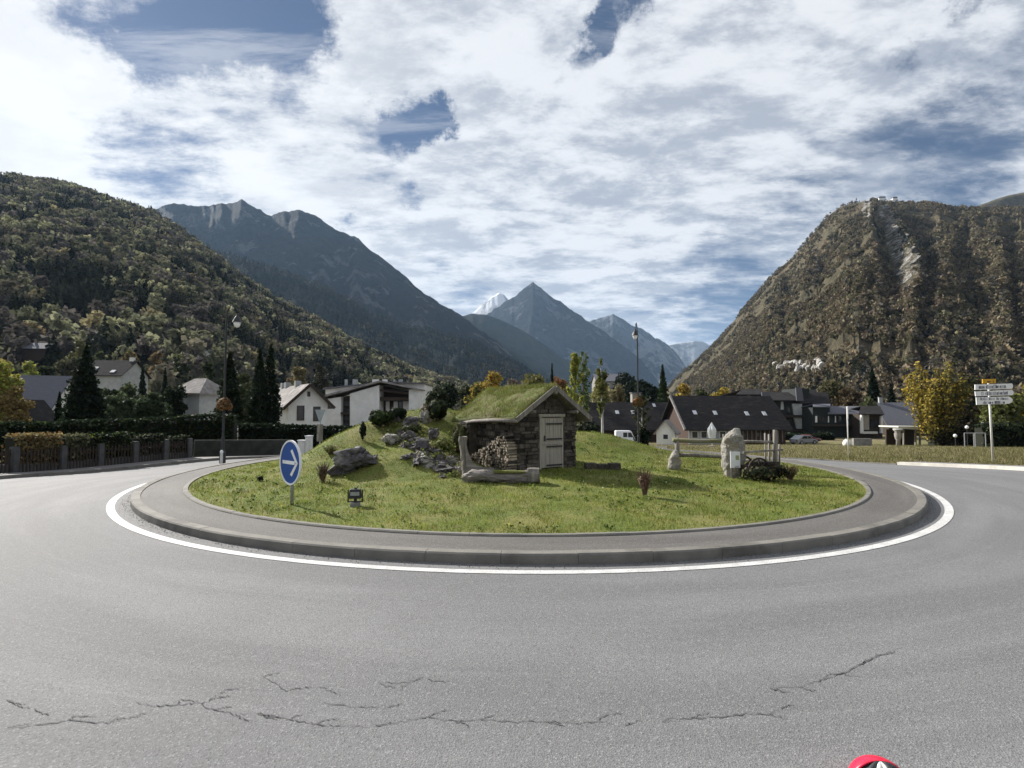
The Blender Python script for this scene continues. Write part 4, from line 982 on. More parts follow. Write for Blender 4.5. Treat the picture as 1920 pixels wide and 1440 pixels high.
o = leaves('lawn_weeds', C_, .020, palette([(.10, .16, .035, 4), (.20, .26, .06, 3), (.06, .09, .02, 3), (.36, .34, .10, .6)], len(C_), g), 16, None); setp(o, 'broad leaved weeds and clover patches in the island lawn', 'weeds', kind='stuff')
x_, y_ = weed_pts(520, g); C_ = np.stack([x_, y_, mound(x_, y_)+.065], -1)
o = leaves('lawn_litter', C_, .014, palette([(.75, .74, .66, 2), (.45, .30, .12, 2), (.30, .20, .10, 2)], len(C_), g), 17, None); setp(o, 'small fallen leaves and pale flower heads dotted over the lawn', 'leaves', kind='stuff')
# leaning white stick
p0 = P(783, 765, at(783, 772).y); p1 = p0+Vector((.42, 0, .55))
o = MB().tube([p0-(p1-p0)*.4, p1], .011, 6).build('stick', M['palemetal']); setp(o, 'thin white stick leaning out of the plants on the mound', 'stick')

# ------------------------------------------------------------------ standing stones, rail fence, sign on the right of the lawn
def blob_poly(name, prof, Yd, depth, m, label, cat='standing stone', seed=1, base=None):
    """standing stone: silhouette columns (py, x0, x1) swept as rounded cross sections"""
    b = MB(); vs = []; n = 18; c0 = base
    for i, (py, x0, x1) in enumerate(prof):
        a = P(x0, py, Yd)-c0; c = P(x1, py, Yd)-c0; mid = (a+c)/2; hw = (c.x-a.x)/2
        for k in range(n):
            t = 2*math.pi*k/n; q = Vector((math.copysign(abs(math.cos(t))**.7, math.cos(t))*hw, math.copysign(abs(math.sin(t))**.7, math.sin(t))*min(depth/2, hw*1.1+.02), 0))+mid
            q += Vector((mnoise.noise(q*5+Vector((seed, 0, 0))), mnoise.noise(q*5+Vector((0, seed, 0))), 0))*.04; vs.append(q)
    m_ = len(prof); fs = [(i*n+k, (i+1)*n+k, (i+1)*n+(k+1) % n, i*n+(k+1) % n) for i in range(m_-1) for k in range(n)]
    fs += [tuple(range(n)), tuple((m_-1)*n+k for k in range(n-1, -1, -1))]
    o = b.add(vs, fs).build(name, M[m]); o.location = c0
    sm = o.modifiers.new('sub', 'SUBSURF'); sm.levels = 1; sm.render_levels = 2
    dt = o.modifiers.new('disp', 'DISPLACE'); tx = bpy.data.textures.new(name, 'CLOUDS'); tx.noise_scale = .18; tx.noise_depth = 3; dt.texture = tx; dt.strength = .13; dt.mid_level = .5
    return setp(o, label, cat)
pb = at(1372, 896); YS = pb.y+.12
blob_poly('standing_stone', [(802, 1376, 1386), (808, 1370, 1389), (816, 1362, 1390), (822, 1357, 1393), (835, 1355, 1396), (850, 1354, 1397), (865, 1355, 1394), (885, 1357, 1390), (905, 1361, 1387)], YS, .42, 'palerock',
          'tall pointed pale standing stone rising in front of the rail fence', seed=2, base=pb)
pb = at(1264, 881)
blob_poly('standing_stone', [(842, 1264, 1269), (850, 1259, 1274), (862, 1255, 1276), (872, 1252, 1276), (886, 1252, 1274)], pb.y, .3, 'palerock', 'short leaning standing stone at the left end of the rail fence', seed=6, base=pb)
# info board in front of the big stone
pb = at(1379, 902); YI = YS-.32; pb = onm(P(1379, 900, YI).x, YI); Yd = YI; root = empty('info_board', pb, 0, 'small white notice board on wooden posts in front of the tall standing stone', 'notice board')
b = MB(); c = L3(1378.5, 862); b.box(c, (18*YI/F, .02, 30*YI/F)).build('panel', M['whitesign'], root)
pn = root.children[0]; b = MB(); c2_ = L3(1382, 858); b.box(c2_+Vector((0, -.013, 0)), (.09, .004, .12)).build('picture', mat('green_picture', (.22, .30, .10), (.35, .36, .22), 30), pn)
b = MB()
for k_ in range(5): b.box(L3(1380, 876+k_*0)+Vector((.02, -.0125, .03-.018*k_)), (.11, .003, .006))
b.build('text', M['letter'], pn)
b = MB(); q = L3(1371.5, 845); b.tube([(q.x, .03, -.1), (q.x, .03, q.z)], .02, 8).build('post', M['oldwood'], root)
b = MB(); q = L3(1386, 850); b.tube([(q.x, .03, -.1), (q.x, .03, q.z)], .02, 8).build('post', M['oldwood'], root)
# rail fence behind
YF = at(1265, 884).y+.75
A = P(1266, 822, YF); B_ = P(1450, 826, YF-.4)
root = empty('rail_fence', onm(A.x, A.y), 0, 'rustic wooden rail fence with mossy top rail between the two standing stones', 'fence'); Z0 = root.location.copy()
def fp(px, py, y): return P(px, py, y)-Z0
def rail(pts, r0, name='rail', m='oldwood'):
    b = MB(); b.tube([fp(a, c, d) for a, c, d in pts], [r0*random.uniform(.85, 1.15) for _ in pts], 8, jit=.08).build(name, M[m], root, smooth=True)
M['mosswood'] = mat('mossy_wood', (.20, .19, .11), (.13, .135, .06), 9, .9, .6, 40, stretch=(.3, 1, 1), c3=(.26, .24, .20))
rail([(1262, 825, YF), (1300, 827, YF), (1340, 827, YF-.1), (1375, 826, YF-.15)], .062, m='mosswood')
rail([(1370, 828, YF-.15), (1410, 828, YF-.3), (1450, 829, YF-.4)], .045)
rail([(1268, 853, YF), (1300, 853, YF), (1340, 856, YF-.1), (1375, 857, YF-.15)], .055)
rail([(1390, 863, YF-.2), (1420, 864, YF-.3), (1452, 868, YF-.4)], .045)
for (a, y0, y1, d, r0) in ((1270, 822, 884, 0, .075), (1358, 814, 880, .0, .04), (1434, 812, 888, -.35, .03), (1441, 814, 888, -.25, .035), (1452, 806, 890, -.45, .07)):
    q0 = fp(a, y0, YF+d); x_ = q0.x; gz = float(H(x_+Z0.x, YF+d))-Z0.z
    MB().tube([(x_, q0.y, gz-.1), (x_+random.uniform(-.02, .02), q0.y, q0.z)], [r0, r0*.9], 8, jit=.06).build('post', M['oldwood'], root, smooth=True)
# wooden wheel and planter heap beside the stone
pb = at(1428, 903); pb.y += .30; pb = onm(pb.x, pb.y); root = empty('planter_cart', pb, R(10), 'old dark wooden cart overgrown with plants right of the tall standing stone', 'cart')
b = MB(); b.box((.1, .05, .30), (.95, .45, .18)); b.bar((-.38, -.2, .45), (.55, -.2, .45), .03, .08); b.build('cart_body', M['darkwood'], root)
def wheel(cx0, y, r0, par):
    b = MB(); n = 18; pts = [(cx0+r0*math.cos(2*math.pi*k/n), y, r0+r0*math.sin(2*math.pi*k/n)) for k in range(n+1)]
    b.tube(pts, .028, 6, cap=False)
    for k in range(8): b.bar((cx0, y, r0), (cx0+r0*math.cos(math.pi*k/4), y, r0+r0*math.sin(math.pi*k/4)), .03, .03)
    b.tube([(cx0, y-.05, r0), (cx0, y+.05, r0)], .06, 8); return b.build('wheel', M['darkwood'], par)
wheel(-.12, -.30, .30, root); wheel(-.12, .36, .30, root)
for a in (.45, .62): MB().tube([(a, -.1, .3), (a+.03, -.1, .95)], .03, 7).build('upright', M['oldwood'], root, smooth=True)
b = MB(); b.bar((-.5, -.2, .75), (.75, -.1, .8), .04, .05).build('crossbar', M['oldwood'], root)
p = onm(pb.x+.15, pb.y-.2); shrub('shrub', p, .52, 1.35, DARKC+[(.10, .08, .05, 3), (.14, .12, .05, 1)], 'dark tangled plants growing over the old cart', n=2600, ls=.035, twigs=50)
p = onm(pb.x+.95, pb.y+.1); shrub('shrub', p, .42, .7, [(.24, .20, .09, 2), (.16, .15, .06, 2)], 'straw coloured grass clump right of the overgrown cart', n=700, ls=.02, twigs=60, up=True)

# ------------------------------------------------------------------ left roadside: fence, hedge, bollard
def polar(r0, a): return Vector((CX+r0*math.cos(R(a)), CY+r0*math.sin(R(a)), 0))
def ang_of(px, r0):
    d = ray(px, 800); k = d[0]/d[1]; A2 = 1+k*k; B2 = -2*(k*CX+CY); C2 = CX*CX+CY*CY-r0*r0
    y = (-B2+math.sqrt(B2*B2-4*A2*C2))/(2*A2); return math.degrees(math.atan2(y-CY, k*y-CX)) % 360
RF = 19.75
def picket_fence(a0, a1, label, group, posts):
    mid = polar(RF, (a0+a1)/2); z0 = float(road_z(mid.x, mid.y)); root = empty('picket_fence', (mid.x, mid.y, z0), 0, label, 'fence', group); O = Vector((mid.x, mid.y, z0))
    b = MB(); n = int(abs(R(a1-a0))*RF/.13)
    for i in range(n):
        a = a0+(a1-a0)*(i+.5)/n; q = polar(RF, a)-O; zz_ = float(road_z(q.x+O.x, q.y+O.y)); q.z = 0
        b.box((q.x, q.y, zz_-z0+.52), (.055, .02, .95+random.uniform(-.03, .03)), R(a)+math.pi/2)
    b.build('pickets', M['darkwood'], root)
    b = MB(); pp = []
    for i in range(7): a = a0+(a1-a0)*i/6; q = polar(RF+.1, a); pp.append((q.x-O.x, q.y-O.y, float(road_z(q.x, q.y))-z0+.1))
    for i in range(6): b.bar(pp[i], pp[i+1], .18, .62)
    b.build('gap_backing', M['postgrey'], root)  # added dark strip that covers the sunlit ground between the pickets
    for hh_ in (.3, .8):
        b = MB(); pts = []
        for i in range(7):
            a = a0+(a1-a0)*i/6; q = polar(RF+.03, a); pts.append((q.x-O.x, q.y-O.y, float(road_z(q.x, q.y))-z0+hh_))
        for i in range(6): b.bar(pts[i], pts[i+1], .035, .07)
        b.build('rail', M['darkwood'], root)
    for a in posts:
        q = polar(RF, a); MB().box((q.x-O.x, q.y-O.y, float(road_z(q.x, q.y))-z0+.52), (.22, .24, 1.15), R(a)+math.pi/2, taper=.95).build('post', M['postgrey'], root, bevel=.01)
FA = [ang_of(x_, RF) for x_ in (-260, -120, 30, 120, 190, 255, 312, 360)]
labs = ['dark picket fence section cut by the left edge of the photo', 'dark picket fence section at the left edge left of the golden shrub', 'dark picket fence section below the golden shrub',
        'dark picket fence section between the second and third stone post', 'dark picket fence section below the bright green shrub', 'dark picket fence section below the fourth clipped shrub', 'last dark picket fence section nearest the street lamp']
for i in range(7):
    picket_fence(FA[i], FA[i+1]-.3*(1 if FA[i+1] > FA[i] else -1), labs[i], 'picket fence sections along the left pavement', [FA[i]]+([FA[i+1]-.3*(1 if FA[i+1] > FA[i] else -1)] if i == 6 else []))
def hedge(name, pts, h, wd, pal, label, seed, dens=230, ls=.07, topj=.06, z0f=None, cat='hedge', group=None):
    """clipped hedge along pts (Vector list): dark core + leaves on the faces"""
    g = np.random.default_rng(seed); root = empty(name, pts[0], 0, label, cat, group); O = Vector(pts[0]); cs = []; b = MB()
    hs = h if isinstance(h, list) else [h]*len(pts)
    for i in range(len(pts)-1):
        p, q = Vector(pts[i]), Vector(pts[i+1]); d = q-p; L_ = d.length; u = d.normalized(); s_ = Vector((u.y, -u.x, 0)).normalized(); n = int(dens*L_*(hs[i]+wd))
        t = g.uniform(0, 1, n); f_ = g.uniform(0, 1, n); hh_ = hs[i]+(hs[i+1]-hs[i])*t
        side = np.where(f_ < wd/(wd+2*h if not isinstance(h, list) else wd+2*hs[i]), 0, np.where(g.uniform(0, 1, n) < .8, 1, -1))
        w_ = np.where(side == 0, g.uniform(-.5, .5, n), side*.5)*wd; z_ = np.where(side == 0, hh_, g.uniform(0.02, 1, n)*hh_)
        c = np.array(p-O)[None]+np.outer(t, np.array(d))+np.outer(w_, np.array(s_)); c[:, 2] += z_
        c += g.normal(0, topj, (n, 3)); wob = fbm(c[:, 0]*.9+seed, c[:, 1]*.9, seed, 3)-.5; c[:, 2] += wob*topj*4*(z_/hh_)
        cs.append(c)
        m_ = (p+q)/2-O; hm = (hs[i]+hs[i+1])/2
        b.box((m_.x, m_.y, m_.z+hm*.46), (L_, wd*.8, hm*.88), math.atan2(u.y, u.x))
    cs = np.concatenate(cs); leaves('foliage', cs, ls, palette(pal, len(cs), g), seed, root)
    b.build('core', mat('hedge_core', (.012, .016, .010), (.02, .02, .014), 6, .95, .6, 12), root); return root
# clipped shrubs growing over the fence
SH = [(16, 112, 815, [(.26, .20, .09, 3), (.20, .17, .08, 2), (.22, .11, .05, .6)], 'golden brown clipped shrub overhanging the left end of the picket fence'),
      (112, 162, 818, [(.15, .15, .09, 2), (.09, .10, .05, 2)], 'greyish clipped shrub right of the golden shrub on the fence'),
      (164, 246, 815, DARKC+[(.20, .26, .04, 1.2), (.12, .12, .07, 1)], 'green clipped shrub with bright lime tips over the picket fence'),
      (250, 308, 818, DARKC+[(.18, .18, .11, 2)], 'dark clipped shrub with pale top over the picket fence'),
      (314, 358, 820, DARKC+[(.18, .18, .11, 2)], 'smallest clipped shrub at the right end of the picket fence')]
for i, (x0, x1, yt, pal, lab) in enumerate(SH):
    pts = []
    for x_ in np.linspace(x0+4, x1-4, 4): q = polar(RF+.35, ang_of(x_, RF+.35)); q.z = float(road_z(q.x, q.y))+.3; pts.append(q)
    top = P(x0, yt, pts[0].y).z; hedge('clipped_shrub', pts, max(.5, top-pts[0].z), .55, pal, lab, 60+i, 600, .045, .04, cat='shrub', group='clipped shrubs over the picket fence')
def hp(px, Yd, dz=0): q = P(px, 800, Yd); return Vector((q.x, Yd, float(road_z(q.x, Yd))+dz))
pts = [hp(-420, 19.5), hp(-150, 21.5), hp(0, 25), hp(120, 28), hp(240, 30.5), hp(340, 32), hp(442, 32.8)]
hedge('hedge', pts, [P(x_, y_, q.y).z-q.z for x_, y_, q in zip((-420, -150, 0, 120, 240, 340, 442), (802, 800, 796, 792, 788, 781, 779), pts)], .9, DARKC+[(.05, .07, .025, 2)], 'long tall dark hedge behind the picket fence on the left', 71, 260, .07, .05)
pts = [hp(446, 34), hp(530, 35.5), hp(620, 37), hp(720, 39)]
hedge('hedge', pts, [P(x_, y_, q.y).z-q.z for x_, y_, q in zip((446, 530, 620, 720), (796, 797, 800, 803), pts)], .9, DARKC, 'lower dark hedge in front of the white gabled house', 72, 220, .08, .04)
# low dark wall under the lower hedge
b = MB(); q0, q1 = hp(365, 28.3), hp(545, 31); b.bar(q0+Vector((0, 0, .45)), q1+Vector((0, 0, .45)), .2, 1.1); o = b.build('garden_wall', mat('dark_garden_wall', (.04, .042, .038), (.022, .026, .02), 2.5, .95, .6, 20)); setp(o, 'low dark garden wall below the dark hedges', 'wall')  # plain dark wall colour, darker than the fence posts
# bollard, utility boxes
p = hp(417, 24.6); p.z += .1; root = empty('bollard', p, 0, 'short white bollard at the kerb by the street lamp', 'bollard')
MB().lathe((0, 0, 0), [(.06, -.1), (.06, .42)], 10).build('shaft', M['palemetal'], root); MB().lathe((0, 0, 0), [(.065, .42), (.07, .5), (.03, .56)], 10).build('cap', M['whitesign'], root)
for (x_, w_, h_, lab) in ((568, .42, .95, 'wider beige utility cabinet behind the blue sign'), (580, .30, 1.20, 'taller narrow white utility cabinet right of the beige one')):
    p = hp(x_, 29.0); root = empty('utility_cabinet', p, R(-8), lab, 'utility cabinet')
    MB().box((0, 0, h_/2-.1), (w_, .3, h_+.2)).build('cabinet_body', M['palemetal'], root, bevel=.01); MB().box((0, -.155, h_/2+.05), (w_*.85, .012, h_*.75)).build('door', M['palemetal'], root); MB().box((0, -.01, h_+.03), (w_+.05, .36, .04)).build('cap', M['whitesign'], root)
# yield sign seen from behind with info panel
p = hp(600, 23.2); p.z += .05; root = empty('yield_sign', p, R(6), 'grey back of a triangular yield sign above two panels behind the mound', 'road sign'); Yd = p.y
zt = P(600, 768, Yd).z-p.z; zb = P(600, 792, Yd).z-p.z; hw = 9.5*Yd/F
b = MB(); b.prism([(-hw, zt), (hw, zt), (hw*.1, zb), (-hw*.1, zb)], -.02, .0).build('sign_plate', M['signback'], root)
MB().tube([(0, .03, -.2), (0, .03, zt)], .03, 10).build('post', M['galv'], root, smooth=True)
for (a, c, x_) in ((795, 812, 0), (812, 828, 0)):
    z1 = P(600, a, Yd).z-p.z; z2 = P(600, c, Yd).z-p.z; MB().box((0, -.01, (z1+z2)/2), (11*Yd/F, .02, abs(z1-z2)-.02)).build('panel', M['oldwood'], root)

# ------------------------------------------------------------------ street lamps with flower baskets
def street_lamp(px, Yd, ytop, arm, ylamp, ybasket, label, blab, pal, r0=.055):
    q = P(px, 800, Yd); p = Vector((q.x, Yd, float(road_z(q.x, Yd)))); root = empty('street_lamp', p, 0, label, 'street lamp')
    zt = P(px, ytop, Yd).z-p.z; zl = P(px, ylamp, Yd).z-p.z; s_ = Yd/F; ax = arm*s_
    MB().lathe((0, 0, 0), [(.14, -.2), (.14, .5), (.09, .6), (.08, 1.2), (r0, 1.3), (r0*.8, zt*.97), (.02, zt*.985), (.015, zt+.15)], 12).build('pole', M['blackmetal'], root, smooth=False)
    b = MB(); b.tube([(0, 0, zl+.55), (ax*.35, 0, zl+.95), (ax*.8, 0, zl+.85), (ax, 0, zl+.5)], .025, 8); b.tube([(0, 0, zl+.2), (ax*.4, 0, zl+.5), (ax*.5, 0, zl+.9)], .015, 6); b.build('arm', M['blackmetal'], root, smooth=True)
    lh = MB().lathe((ax, 0, zl), [(.22, .1), (.20, .14), (.12, .32), (.05, .42), (.03, .55)], 12).build('lamp_head', M['blackmetal'], root)
    MB().lathe((ax, 0, zl), [(.04, -.16), (.11, -.12), (.15, .0), (.17, .1)], 12).build('lamp_glass', M['lampglass'], lh, smooth=True)
    zb_ = P(px, ybasket, Yd).z-p.z; g = np.random.default_rng(int(px)); n = 900; d = g.normal(size=(n, 3)); d /= np.linalg.norm(d, axis=1)[:, None]
    bk = empty('flower_basket', p+Vector((0, 0, zb_)), 0, blab, 'flower basket')
    cs = d*g.uniform(.7, 1.05, (n, 1))*np.array([.36, .36, .30]); cs[:, 2] -= .1*(cs[:, 0]**2+cs[:, 1]**2)/.1
    leaves('flowers', cs, .045, palette(pal, n, g), int(px), bk); MB().lathe((0, 0, -.22), [(.10, -.04), (.26, .06), (.30, .16)], 12).build('bowl', M['brownwood'], bk)
    return root
street_lamp(419, 25.0, 590, 20, 608, 757, 'tall black street lamp on the left with its lantern on a curved arm', 'round orange and brown flower basket on the left street lamp', [(.36, .17, .06, 3), (.22, .13, .07, 2), (.08, .07, .04, 3), (.5, .3, .16, .6)])
street_lamp(1197, 33.0, 615, -4, 632, 752, 'thin black street lamp behind the island with its lantern close to the pole', 'red and green flower basket high on the lamp behind the island', [(.30, .10, .04, 2), (.09, .10, .04, 3), (.30, .22, .06, 1)])

# ------------------------------------------------------------------ direction sign on the right
p = at(1862, 867); p.z += .0; root = empty('direction_sign', p, 0, 'white direction sign panels with a yellow tab on a leaning pale post at the right', 'road sign'); Yd = p.y
def Q(px, py, dy=0): return P(px, py, Yd+dy)-p
MB().tube([(0, 0, -.1), Q(1853, 712, .04)], .045, 12).build('post', M['palemetal'], root, smooth=True)
def panel(pts, name, m, par, y0=-.04, y1=-.005):
    vs = [Q(a, c, 0)+Vector((0, y0, 0)) for a, c in pts]+[Q(a, c, 0)+Vector((0, y1, 0)) for a, c in pts]; n = len(pts)
    return MB().add(vs, [tuple(range(n)), tuple(range(2*n-1, n-1, -1))]+[(i, (i+1) % n, n+(i+1) % n, n+i) for i in range(n)]).build(name, m, par)
def letters(x0, x1, yb, yt, par, seed, sk=0):
    random.seed(seed); b = MB(); x_ = x0
    while x_ < x1:
        wl = random.uniform(1.0, 2.0)
        if random.random() < .16: x_ += 2.2; continue
        t_ = (x_-x0)/(x1-x0); a = Q(x_, yb-sk*t_); c = Q(min(x_+wl, x1), (yt if random.random() < .4 else yt+(yb-yt)*.25)-sk*t_)
        st = .012
        if random.random() < .5:
            b.box(((a.x+c.x)/2, -.045, c.z-st/2), (c.x-a.x, .006, st)); b.box(((a.x+c.x)/2, -.045, a.z+st/2), (c.x-a.x, .006, st))
        b.box((a.x+st/2, -.0455, (a.z+c.z)/2), (st, .006, c.z-a.z))
        if random.random() < .5: b.box((c.x-st/2, -.0455, (a.z+c.z)/2), (st, .006, c.z-a.z))
        x_ += wl+.75
    return b.build('lettering', M['letter'], par)
pn = panel([(1827, 721), (1896, 719), (1898, 722), (1898, 726), (1896, 729), (1827, 731)], 'panel', M['whitesign'], root); letters(1834, 1884, 729, 722.5, pn, 1, 1.5)
pn = panel([(1827, 734), (1896, 731), (1899, 734), (1899, 738), (1896, 741), (1828, 743)], 'panel', M['whitesign'], root); letters(1839, 1890, 741, 735, pn, 2, 1.5)
pn = panel([(1829, 745), (1890, 743.5), (1895, 746), (1898, 750), (1895, 755), (1890, 757), (1830, 759)], 'panel', M['whitesign'], root); letters(1832, 1888, 750.5, 745.5, pn, 3, .8); letters(1838, 1882, 757.5, 752.5, pn, 4, .8)
pn = panel([(1841, 711), (1866, 710.5), (1866, 718.5), (1841, 719)], 'route_tab', M['yellow'], root); letters(1845, 1863, 717.5, 713, pn, 5)
# right yield sign (oblique) with small plate
p = at(1592, 857); root = empty('yield_sign', p, R(58), 'narrow white triangular yield sign seen edge on at the right exit', 'road sign'); Yd = p.y
zt = P(1592, 762, Yd).z-p.z; zb = P(1592, 786, Yd).z-p.z; hw = 10.5*Yd/F
MB().prism([(-hw, zt), (hw, zt), (hw*.1, zb), (-hw*.1, zb)], -.035, -.01).build('sign_plate', M['whitesign'], root)
MB().prism([(-hw*.62, zt-.05), (hw*.62, zt-.05), (0, zb+.16)], -.042, -.036).build('sign_centre', M['signback'], root)
MB().tube([(0, .02, -.2), (0, .02, zt)], .032, 10).build('post', M['palemetal'], root, smooth=True)
z1 = P(1592, 793, Yd).z-p.z; MB().box((0, -.02, z1), (.32, .02, .20)).build('plate', M['signback'], root)

# ------------------------------------------------------------------ helmet at the lower edge
p = at(1652, 1478); root = empty('helmet', p, R(-6), 'glossy red and black cycling helmet lying on the asphalt at the bottom edge', 'helmet')
def dome(name, rx, ry, rz_, m, a0, a1, l0, l1, par=root, n=28, k=12):
    b = MB(); vs = []
    for sgn in (1, .93):
        for j in range(k+1):
            la = l0+(l1-l0)*j/k
            for i in range(n+1): a = a0+(a1-a0)*i/n; vs.append((rx*sgn*math.cos(a)*math.cos(la), ry*sgn*math.sin(a)*math.cos(la), rz_*sgn*math.sin(la)))
    N1 = n+1; off = N1*(k+1); fs = []
    for j in range(k):
        for i in range(n): q = j*N1+i; fs += [(q, q+1, q+1+N1, q+N1), (off+q, off+q+N1, off+q+1+N1, off+q+1)]
        fs += [(j*N1, (j+1)*N1, off+(j+1)*N1, off+j*N1), (j*N1+n, off+j*N1+n, off+(j+1)*N1+n, (j+1)*N1+n)]
    for i in range(n): fs += [(i, off+i, off+i+1, i+1)]
    return b.add(vs, fs).build(name, m, par, smooth=True)
dome('inner_shell', .138, .138, .128, M['blackplastic'], 0, 2*math.pi, 0, math.pi/2)
dome('shell', .152, .150, .142, M['redplastic'], R(-2), R(182), 0, math.pi/2)
for a in (-150, -122, -90, -58, -30):
    pts = [(.146*math.cos(R(a))*math.cos(R(l)), .146*math.sin(R(a))*math.cos(R(l)), .136*math.sin(R(l))) for l in (88, 76, 62, 48, 34, 20, 8)]
    MB().tube(pts, [.006, .013, .015, .015, .015, .014, .01], 7).build('rib', M['palemetal'] if a in (-122, -90) else M['blackplastic'], root, smooth=True)

# ------------------------------------------------------------------ buildings
def gz_(x, y): return float(H(x, y))
def wpart(root, pos, wd, hgt, facing, frame='whitesign', glass='glass', shutter=None, name='window'):
    """window in local coords: pos centre on the wall plane, facing angle (0 = towards -y)"""
    c, s_ = math.cos(facing), math.sin(facing); Mx = Matrix.Rotation(facing, 3, 'Z')
    def tr(x, y, z): v = Mx @ Vector((x, y, 0)); return (pos[0]+v.x, pos[1]+v.y, pos[2]+z)
    b = MB(); f = .07
    b.box(tr(0, -.02, hgt/2-f/2), (wd, .07, f), M=Mx); b.box(tr(0, -.02, -hgt/2+f/2), (wd, .07, f), M=Mx)
    b.box(tr(-wd/2+f/2, -.02, 0), (f, .068, hgt-2*f), M=Mx); b.box(tr(wd/2-f/2, -.02, 0), (f, .068, hgt-2*f), M=Mx)
    w_ = b.build(name, M[frame], root)
    MB().box(tr(0, -.008, 0), (wd-2*f, .02, hgt-2*f), M=Mx).build('pane', M[glass], w_)
    return w_
def house(name, label, px, Yd, rot, w, d, wall_top, ridge, wall='whiteplaster', roofm='slate', base=None, axis='x', over=.5, windows=(), chimneys=(), th=.16, cat='house', skylights=(), hip=0, wallside=None, fascia=None):
    """local frame: x right, -y towards the viewer when rot=0; wall_top / ridge are world z values"""
    q = P(px, 800, Yd); gz = gz_(q.x, Yd) if base is None else base
    root = empty(name, (q.x, Yd, gz), rot, label, cat); hw_, rd = wall_top-gz, ridge-gz
    b = MB()
    if axis == 'x':
        ang = (rd-hw_)/(d/2)
        vs = [(-w/2, -d/2, -1), (w/2, -d/2, -1), (w/2, d/2, -1), (-w/2, d/2, -1), (-w/2, -d/2, hw_), (w/2, -d/2, hw_), (w/2, d/2, hw_), (-w/2, d/2, hw_), (-w/2+hip*.0, 0, rd if not hip else hw_+.01), (w/2, 0, rd if not hip else hw_+.01)]
        b.add(vs, [(0, 1, 5, 4), (2, 3, 7, 6), (1, 2, 6, 9, 5), (3, 0, 4, 8, 7), (4, 5, 9, 8), (6, 7, 8, 9)])
    else:
        ang = (rd-hw_)/(w/2)
        vs = [(-w/2, -d/2, -1), (w/2, -d/2, -1), (w/2, d/2, -1), (-w/2, d/2, -1), (-w/2, -d/2, hw_), (w/2, -d/2, hw_), (w/2, d/2, hw_), (-w/2, d/2, hw_), (0, -d/2, rd), (0, d/2, rd)]
        b.add(vs, [(0, 1, 5, 8, 4), (2, 3, 7, 9, 6), (1, 2, 6, 5), (3, 0, 4, 7), (4, 8, 9, 7), (5, 6, 9, 8)])
    b.build('wall', M[wall], root)
    b = MB(); T = th
    if hip:
        ox, oy = w/2+over, d/2+over; zo = hw_-over*ang
        vs = [(-ox, -oy, zo), (ox, -oy, zo), (ox, oy, zo), (-ox, oy, zo), (-ox+hip, 0, rd+T), (ox-hip, 0, rd+T)]
        vs2 = [(a, c, e+T) for a, c, e in vs[:4]]
        b.add(vs[:4]+vs2+vs[4:], [(3, 2, 1, 0), (0, 1, 5, 4), (1, 2, 6, 5), (2, 3, 7, 6), (3, 0, 4, 7), (4, 5, 9, 8), (5, 6, 9), (6, 7, 8, 9), (7, 4, 8)])
    elif axis == 'x':
        for s_ in (-1, 1):
            e = d/2+over; ze = hw_-over*ang
            b.add([(-w/2-over, 0, rd+.01), (w/2+over, 0, rd+.01), (w/2+over, s_*e, ze), (-w/2-over, s_*e, ze), (-w/2-over, 0, rd+T), (w/2+over, 0, rd+T), (w/2+over, s_*(e+.02), ze+T), (-w/2-over, s_*(e+.02), ze+T)],
                  [(0, 1, 2, 3), (7, 6, 5, 4), (0, 3, 7, 4), (1, 5, 6, 2), (3, 2, 6, 7)])
    else:
        for s_ in (-1, 1):
            e = w/2+over; ze = hw_-over*ang
            b.add([(0, -d/2-over, rd+.01), (0, d/2+over, rd+.01), (s_*e, d/2+over, ze), (s_*e, -d/2-over, ze), (0, -d/2-over, rd+T), (0, d/2+over, rd+T), (s_*(e+.02), d/2+over, ze+T), (s_*(e+.02), -d/2-over, ze+T)],
                  [(0, 1, 2, 3), (7, 6, 5, 4), (0, 3, 7, 4), (1, 5, 6, 2), (3, 2, 6, 7)])
    roof = b.build('roof', M[roofm], root)
    for (cx1, cy1, cw, ctop, cm) in chimneys:
        ch = MB().box((cx1, cy1, (rd+ctop-gz)/2-.6), (cw, cw*.8, (ctop-gz-rd)+1.9)).build('chimney', M[cm], roof); MB().box((cx1, cy1, ctop-gz+.38), (cw*1.2, cw, .12)).build('cap', M['concrete'], ch)
    for (u_, t_, sw) in skylights:   # u along ridge (local x), t down the front slope
        yy = -(d/2+over)*t_; zz_ = rd+(hw_-over*ang-rd)*t_+T+.04
        MB().box((u_, yy, zz_), (sw, .9, .09), M=Matrix.Rotation(math.atan(ang), 3, 'X')).build('skylight', M['brightpane'], roof)
    if fascia and axis == 'y':
        b = MB()
        for s_ in (-1, 1): e = w/2+over; ze = hw_-over*ang; b.bar((0, -d/2-over-.03, rd+T-.1), (s_*e, -d/2-over-.03, ze+T-.1), .05, .28)
        b.build('bargeboard', M[fascia], roof)
    if fascia and axis == 'x':
        b = MB(); e = d/2+over; ze = hw_-over*ang; b.bar((-w/2-over-.03, 0, rd+T-.02), (-w/2-over-.03, -e, ze+T-.02), .28, .30); b.build('bargeboard', M[fascia], roof)
    for wn in windows: wpart(root, wn[0], wn[1], wn[2], wn[3], *(wn[4:]))
    return root
def zat(py, Yd): return P(960, py, Yd).z
def m_(px_n, Yd): return px_n*Yd/F

# white house with a hipped roof (left)
Yd = 62; house('white_house', 'small white house with a pale hipped roof behind the long hedge', 374, Yd, R(-12), m_(62, Yd), m_(70, Yd), zat(736, Yd), zat(712, Yd), roofm='paleroof', hip=1.6, over=.45, wall='greyplaster')
